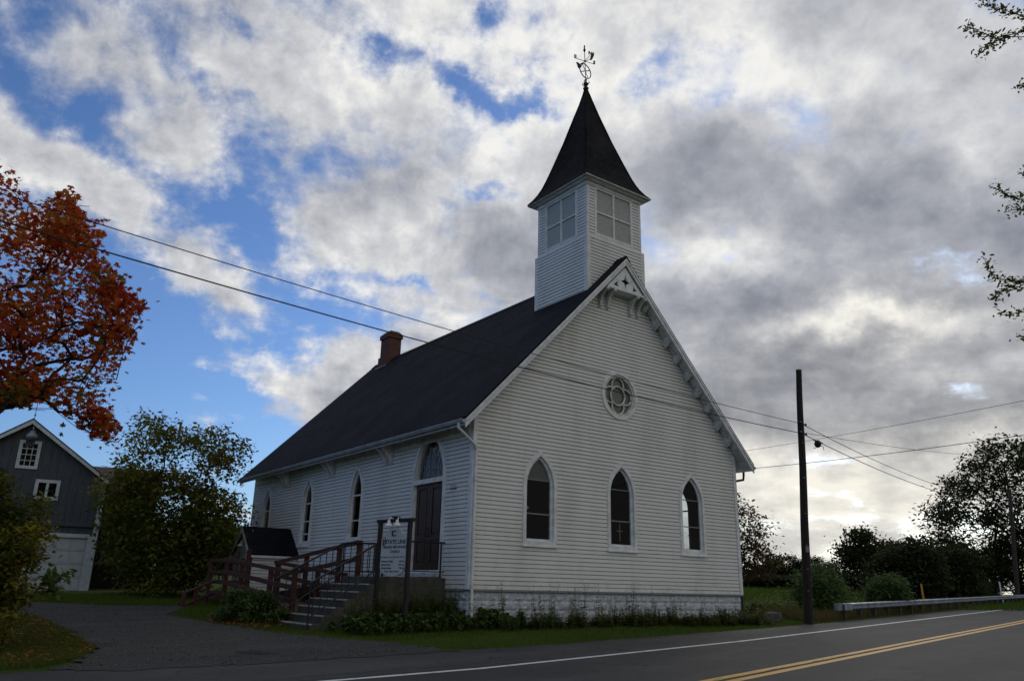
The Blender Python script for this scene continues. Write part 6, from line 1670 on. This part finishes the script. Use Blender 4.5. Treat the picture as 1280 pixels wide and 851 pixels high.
# grass blades and fallen leaves
def blades(name, pts, h, w, mat, kind='stuff', var=.5):
    n = len(pts); a = rng.uniform(0, 6.28, n); hh_ = h * rng.uniform(1 - var, 1 + var, n); ln = hh_ * rng.uniform(.1, .7, n); b = rng.uniform(0, 6.28, n)
    z = ground_z(pts[:, 0], pts[:, 1]) - .01
    dx, dy = np.cos(a) * w, np.sin(a) * w
    V = np.stack([np.stack([pts[:, 0] - dx, pts[:, 1] - dy, z], -1), np.stack([pts[:, 0] + dx, pts[:, 1] + dy, z], -1), np.stack([pts[:, 0] + ln * np.cos(b), pts[:, 1] + ln * np.sin(b), z + hh_], -1)], 1)
    tone = np.repeat(np.clip(.5 + .35 * vnoise(pts[:, 0] * .6, pts[:, 1] * .6, 4) + rng.normal(0, .25, n), 0, 1), 3)
    me = np_mesh(name, V.reshape(-1, 3), np.arange(3 * n), np.full(n, 3), tone); o = link(name, me, M[mat]); return tag(o, None, None, None, kind)
def scatter_poly(poly, n, excl=None):
    poly = np.array(poly); lo, hi = poly.min(0), poly.max(0); P = np.zeros((0, 2))
    while len(P) < n:
        q = rng.uniform(lo, hi, (n, 2)); k = inside(poly, q[:, 0], q[:, 1])
        if excl is not None: k &= ~inside(excl, q[:, 0], q[:, 1])
        s, t = xy2st(q[:, 0], q[:, 1]); k &= t > t_edge(s) - .02 + .08 * vnoise(s * 1.3, s * .2, 1)
        P = np.vstack([P, q[k]])
    return P[:n]
pg = lambda *uv: [tuple(gp(u, v)[:2]) for u, v in uv]
lawn_front = pg((214, 769), (262, 772), (345, 781), (440, 784), (600, 781), (930, 776), (1060, 772), (1130, 764), (1130, 768), (1060, 777), (900, 789), (640, 812), (560, 811), (430, 801), (350, 792), (300, 784))
tag(blades('lawn_grass', scatter_poly(lawn_front, 70000), .06, .006, 'grass'), 'short mown lawn grass between the church bed and the road', 'grass')
lg = pg((-80, 772), (40, 770), (66, 782), (100, 800), (119, 813), (102, 823), (56, 834), (-80, 843))
tag(blades('verge_grass', scatter_poly(lg, 42000), .085, .006, 'grass', var=.7), 'rough grass patch with fallen leaves at the lower left', 'grass')
tag(blades('verge_grass', scatter_poly(lg, 16000), .09, .007, 'dry', var=.7), 'yellowed grass blades in the lower left patch', 'grass')
bg_ = pg((40, 744), (240, 742), (262, 752), (240, 756.5), (130, 756), (30, 751))
tag(blades('drive_grass', scatter_poly(bg_, 26000), .10, .010, 'grass', var=.6), 'grass strip between the driveway and the barns', 'grass')
bk = pg((222, 765), (275, 735), (300, 735), (300, 768), (262, 772), (222, 769))
tag(blades('side_grass', scatter_poly(bk, 16000), .09, .008, 'grass', var=.6), 'grass beside the ramp and behind the shrub', 'grass')
P_ = np.vstack([np.stack(st2xy(rng.uniform(30, 62, 26000), 11.0 + np.abs(rng.normal(0, 1.1, 26000))), -1), np.stack(st2xy(rng.uniform(26, 34, 3000), 12.2 + np.abs(rng.normal(0, .5, 3000))), -1)])
inch = (P_[:, 0] - CH_LOC[0]) * -math.sin(CH_YAW) + (P_[:, 1] - CH_LOC[1]) * math.cos(CH_YAW); inx = (P_[:, 0] - CH_LOC[0]) * math.cos(CH_YAW) + (P_[:, 1] - CH_LOC[1]) * math.sin(CH_YAW)
P_ = P_[~((inch > -1.6) & (inx < 11.9))]
tag(blades('roadside_grass', P_, .28, .010, 'dry', var=.7), 'tall dry grass under and behind the guardrail', 'grass')
P_ = np.stack([rng.uniform(8, 48, 50000), rng.uniform(46, 84, 50000)], -1)
tag(blades('field_grass', P_, .22, .03, 'grass', var=.5), 'open green field grass behind the church and the pole', 'grass')
def pebbles(name, pts, size, mat, label):
    n = len(pts); T4 = np.array([(1, 0, -.3), (-.5, .87, -.3), (-.5, -.87, -.3), (.1, .05, .55)])
    Rm = rot_rand(n, (0, .5)); k = size * rng.uniform(.4, 1.3, n) ** 1.5
    V = np.einsum('nij,kj->nki', Rm, T4) * k[:, None, None] + np.c_[pts, ground_z(pts[:, 0], pts[:, 1]) + .034][:, None, :]
    f = np.array([(0, 1, 3), (1, 2, 3), (2, 0, 3)]); q = (np.arange(n)[:, None, None] * 4 + f[None]).reshape(-1)
    o = link(name, np_mesh(name, V.reshape(-1, 3), q, np.full(n * 3, 3)), mat); return tag(o, label, 'gravel', None, 'stuff')
def in_poly(poly, n):
    lo, hi = poly.min(0), poly.max(0); P = np.zeros((0, 2))
    while len(P) < n:
        q = rng.uniform(lo, hi, (n, 2)); P = np.vstack([P, q[inside(poly, q[:, 0], q[:, 1])]])
    return P[:n]
_gp1 = in_poly(drv_poly, 14000); _gp1 = _gp1[rng.random(len(_gp1)) < np.clip(.35 + .6 * vnoise(_gp1[:, 0] * .9, _gp1[:, 1] * .9, 7), .05, 1)]
pebbles('loose_gravel', _gp1[::2], .014, pbr('pale_gravel', (.15, .14, .12), .9, .4, 3), 'loose pale gravel scattered over the driveway')
pebbles('loose_gravel', _gp1[1::2], .016, pbr('dark_gravel', (.022, .020, .018), .9, .4, 3), 'loose dark gravel scattered over the driveway')
def fallen(name, pts, size, label):
    C = np.c_[pts, ground_z(pts[:, 0], pts[:, 1]) + .045 + rng.uniform(0, .05, len(pts))]
    o = leaves(name, C, size, MAPLE, rng.uniform(0, 1, len(pts)), M['fallen'], None, tilt=(0, .35)); return tag(o, label, 'leaves', None, 'stuff')
fallen('fallen_leaves', np.vstack([scatter_poly(pg((258, 768), (300, 776), (350, 774), (372, 782), (330, 788), (262, 779)), 380)]), .085, 'fallen red and orange leaves around the shrub by the steps')
fallen('fallen_leaves', scatter_poly(lg, 1500), .075, 'scattered fallen leaves on the lower left grass')
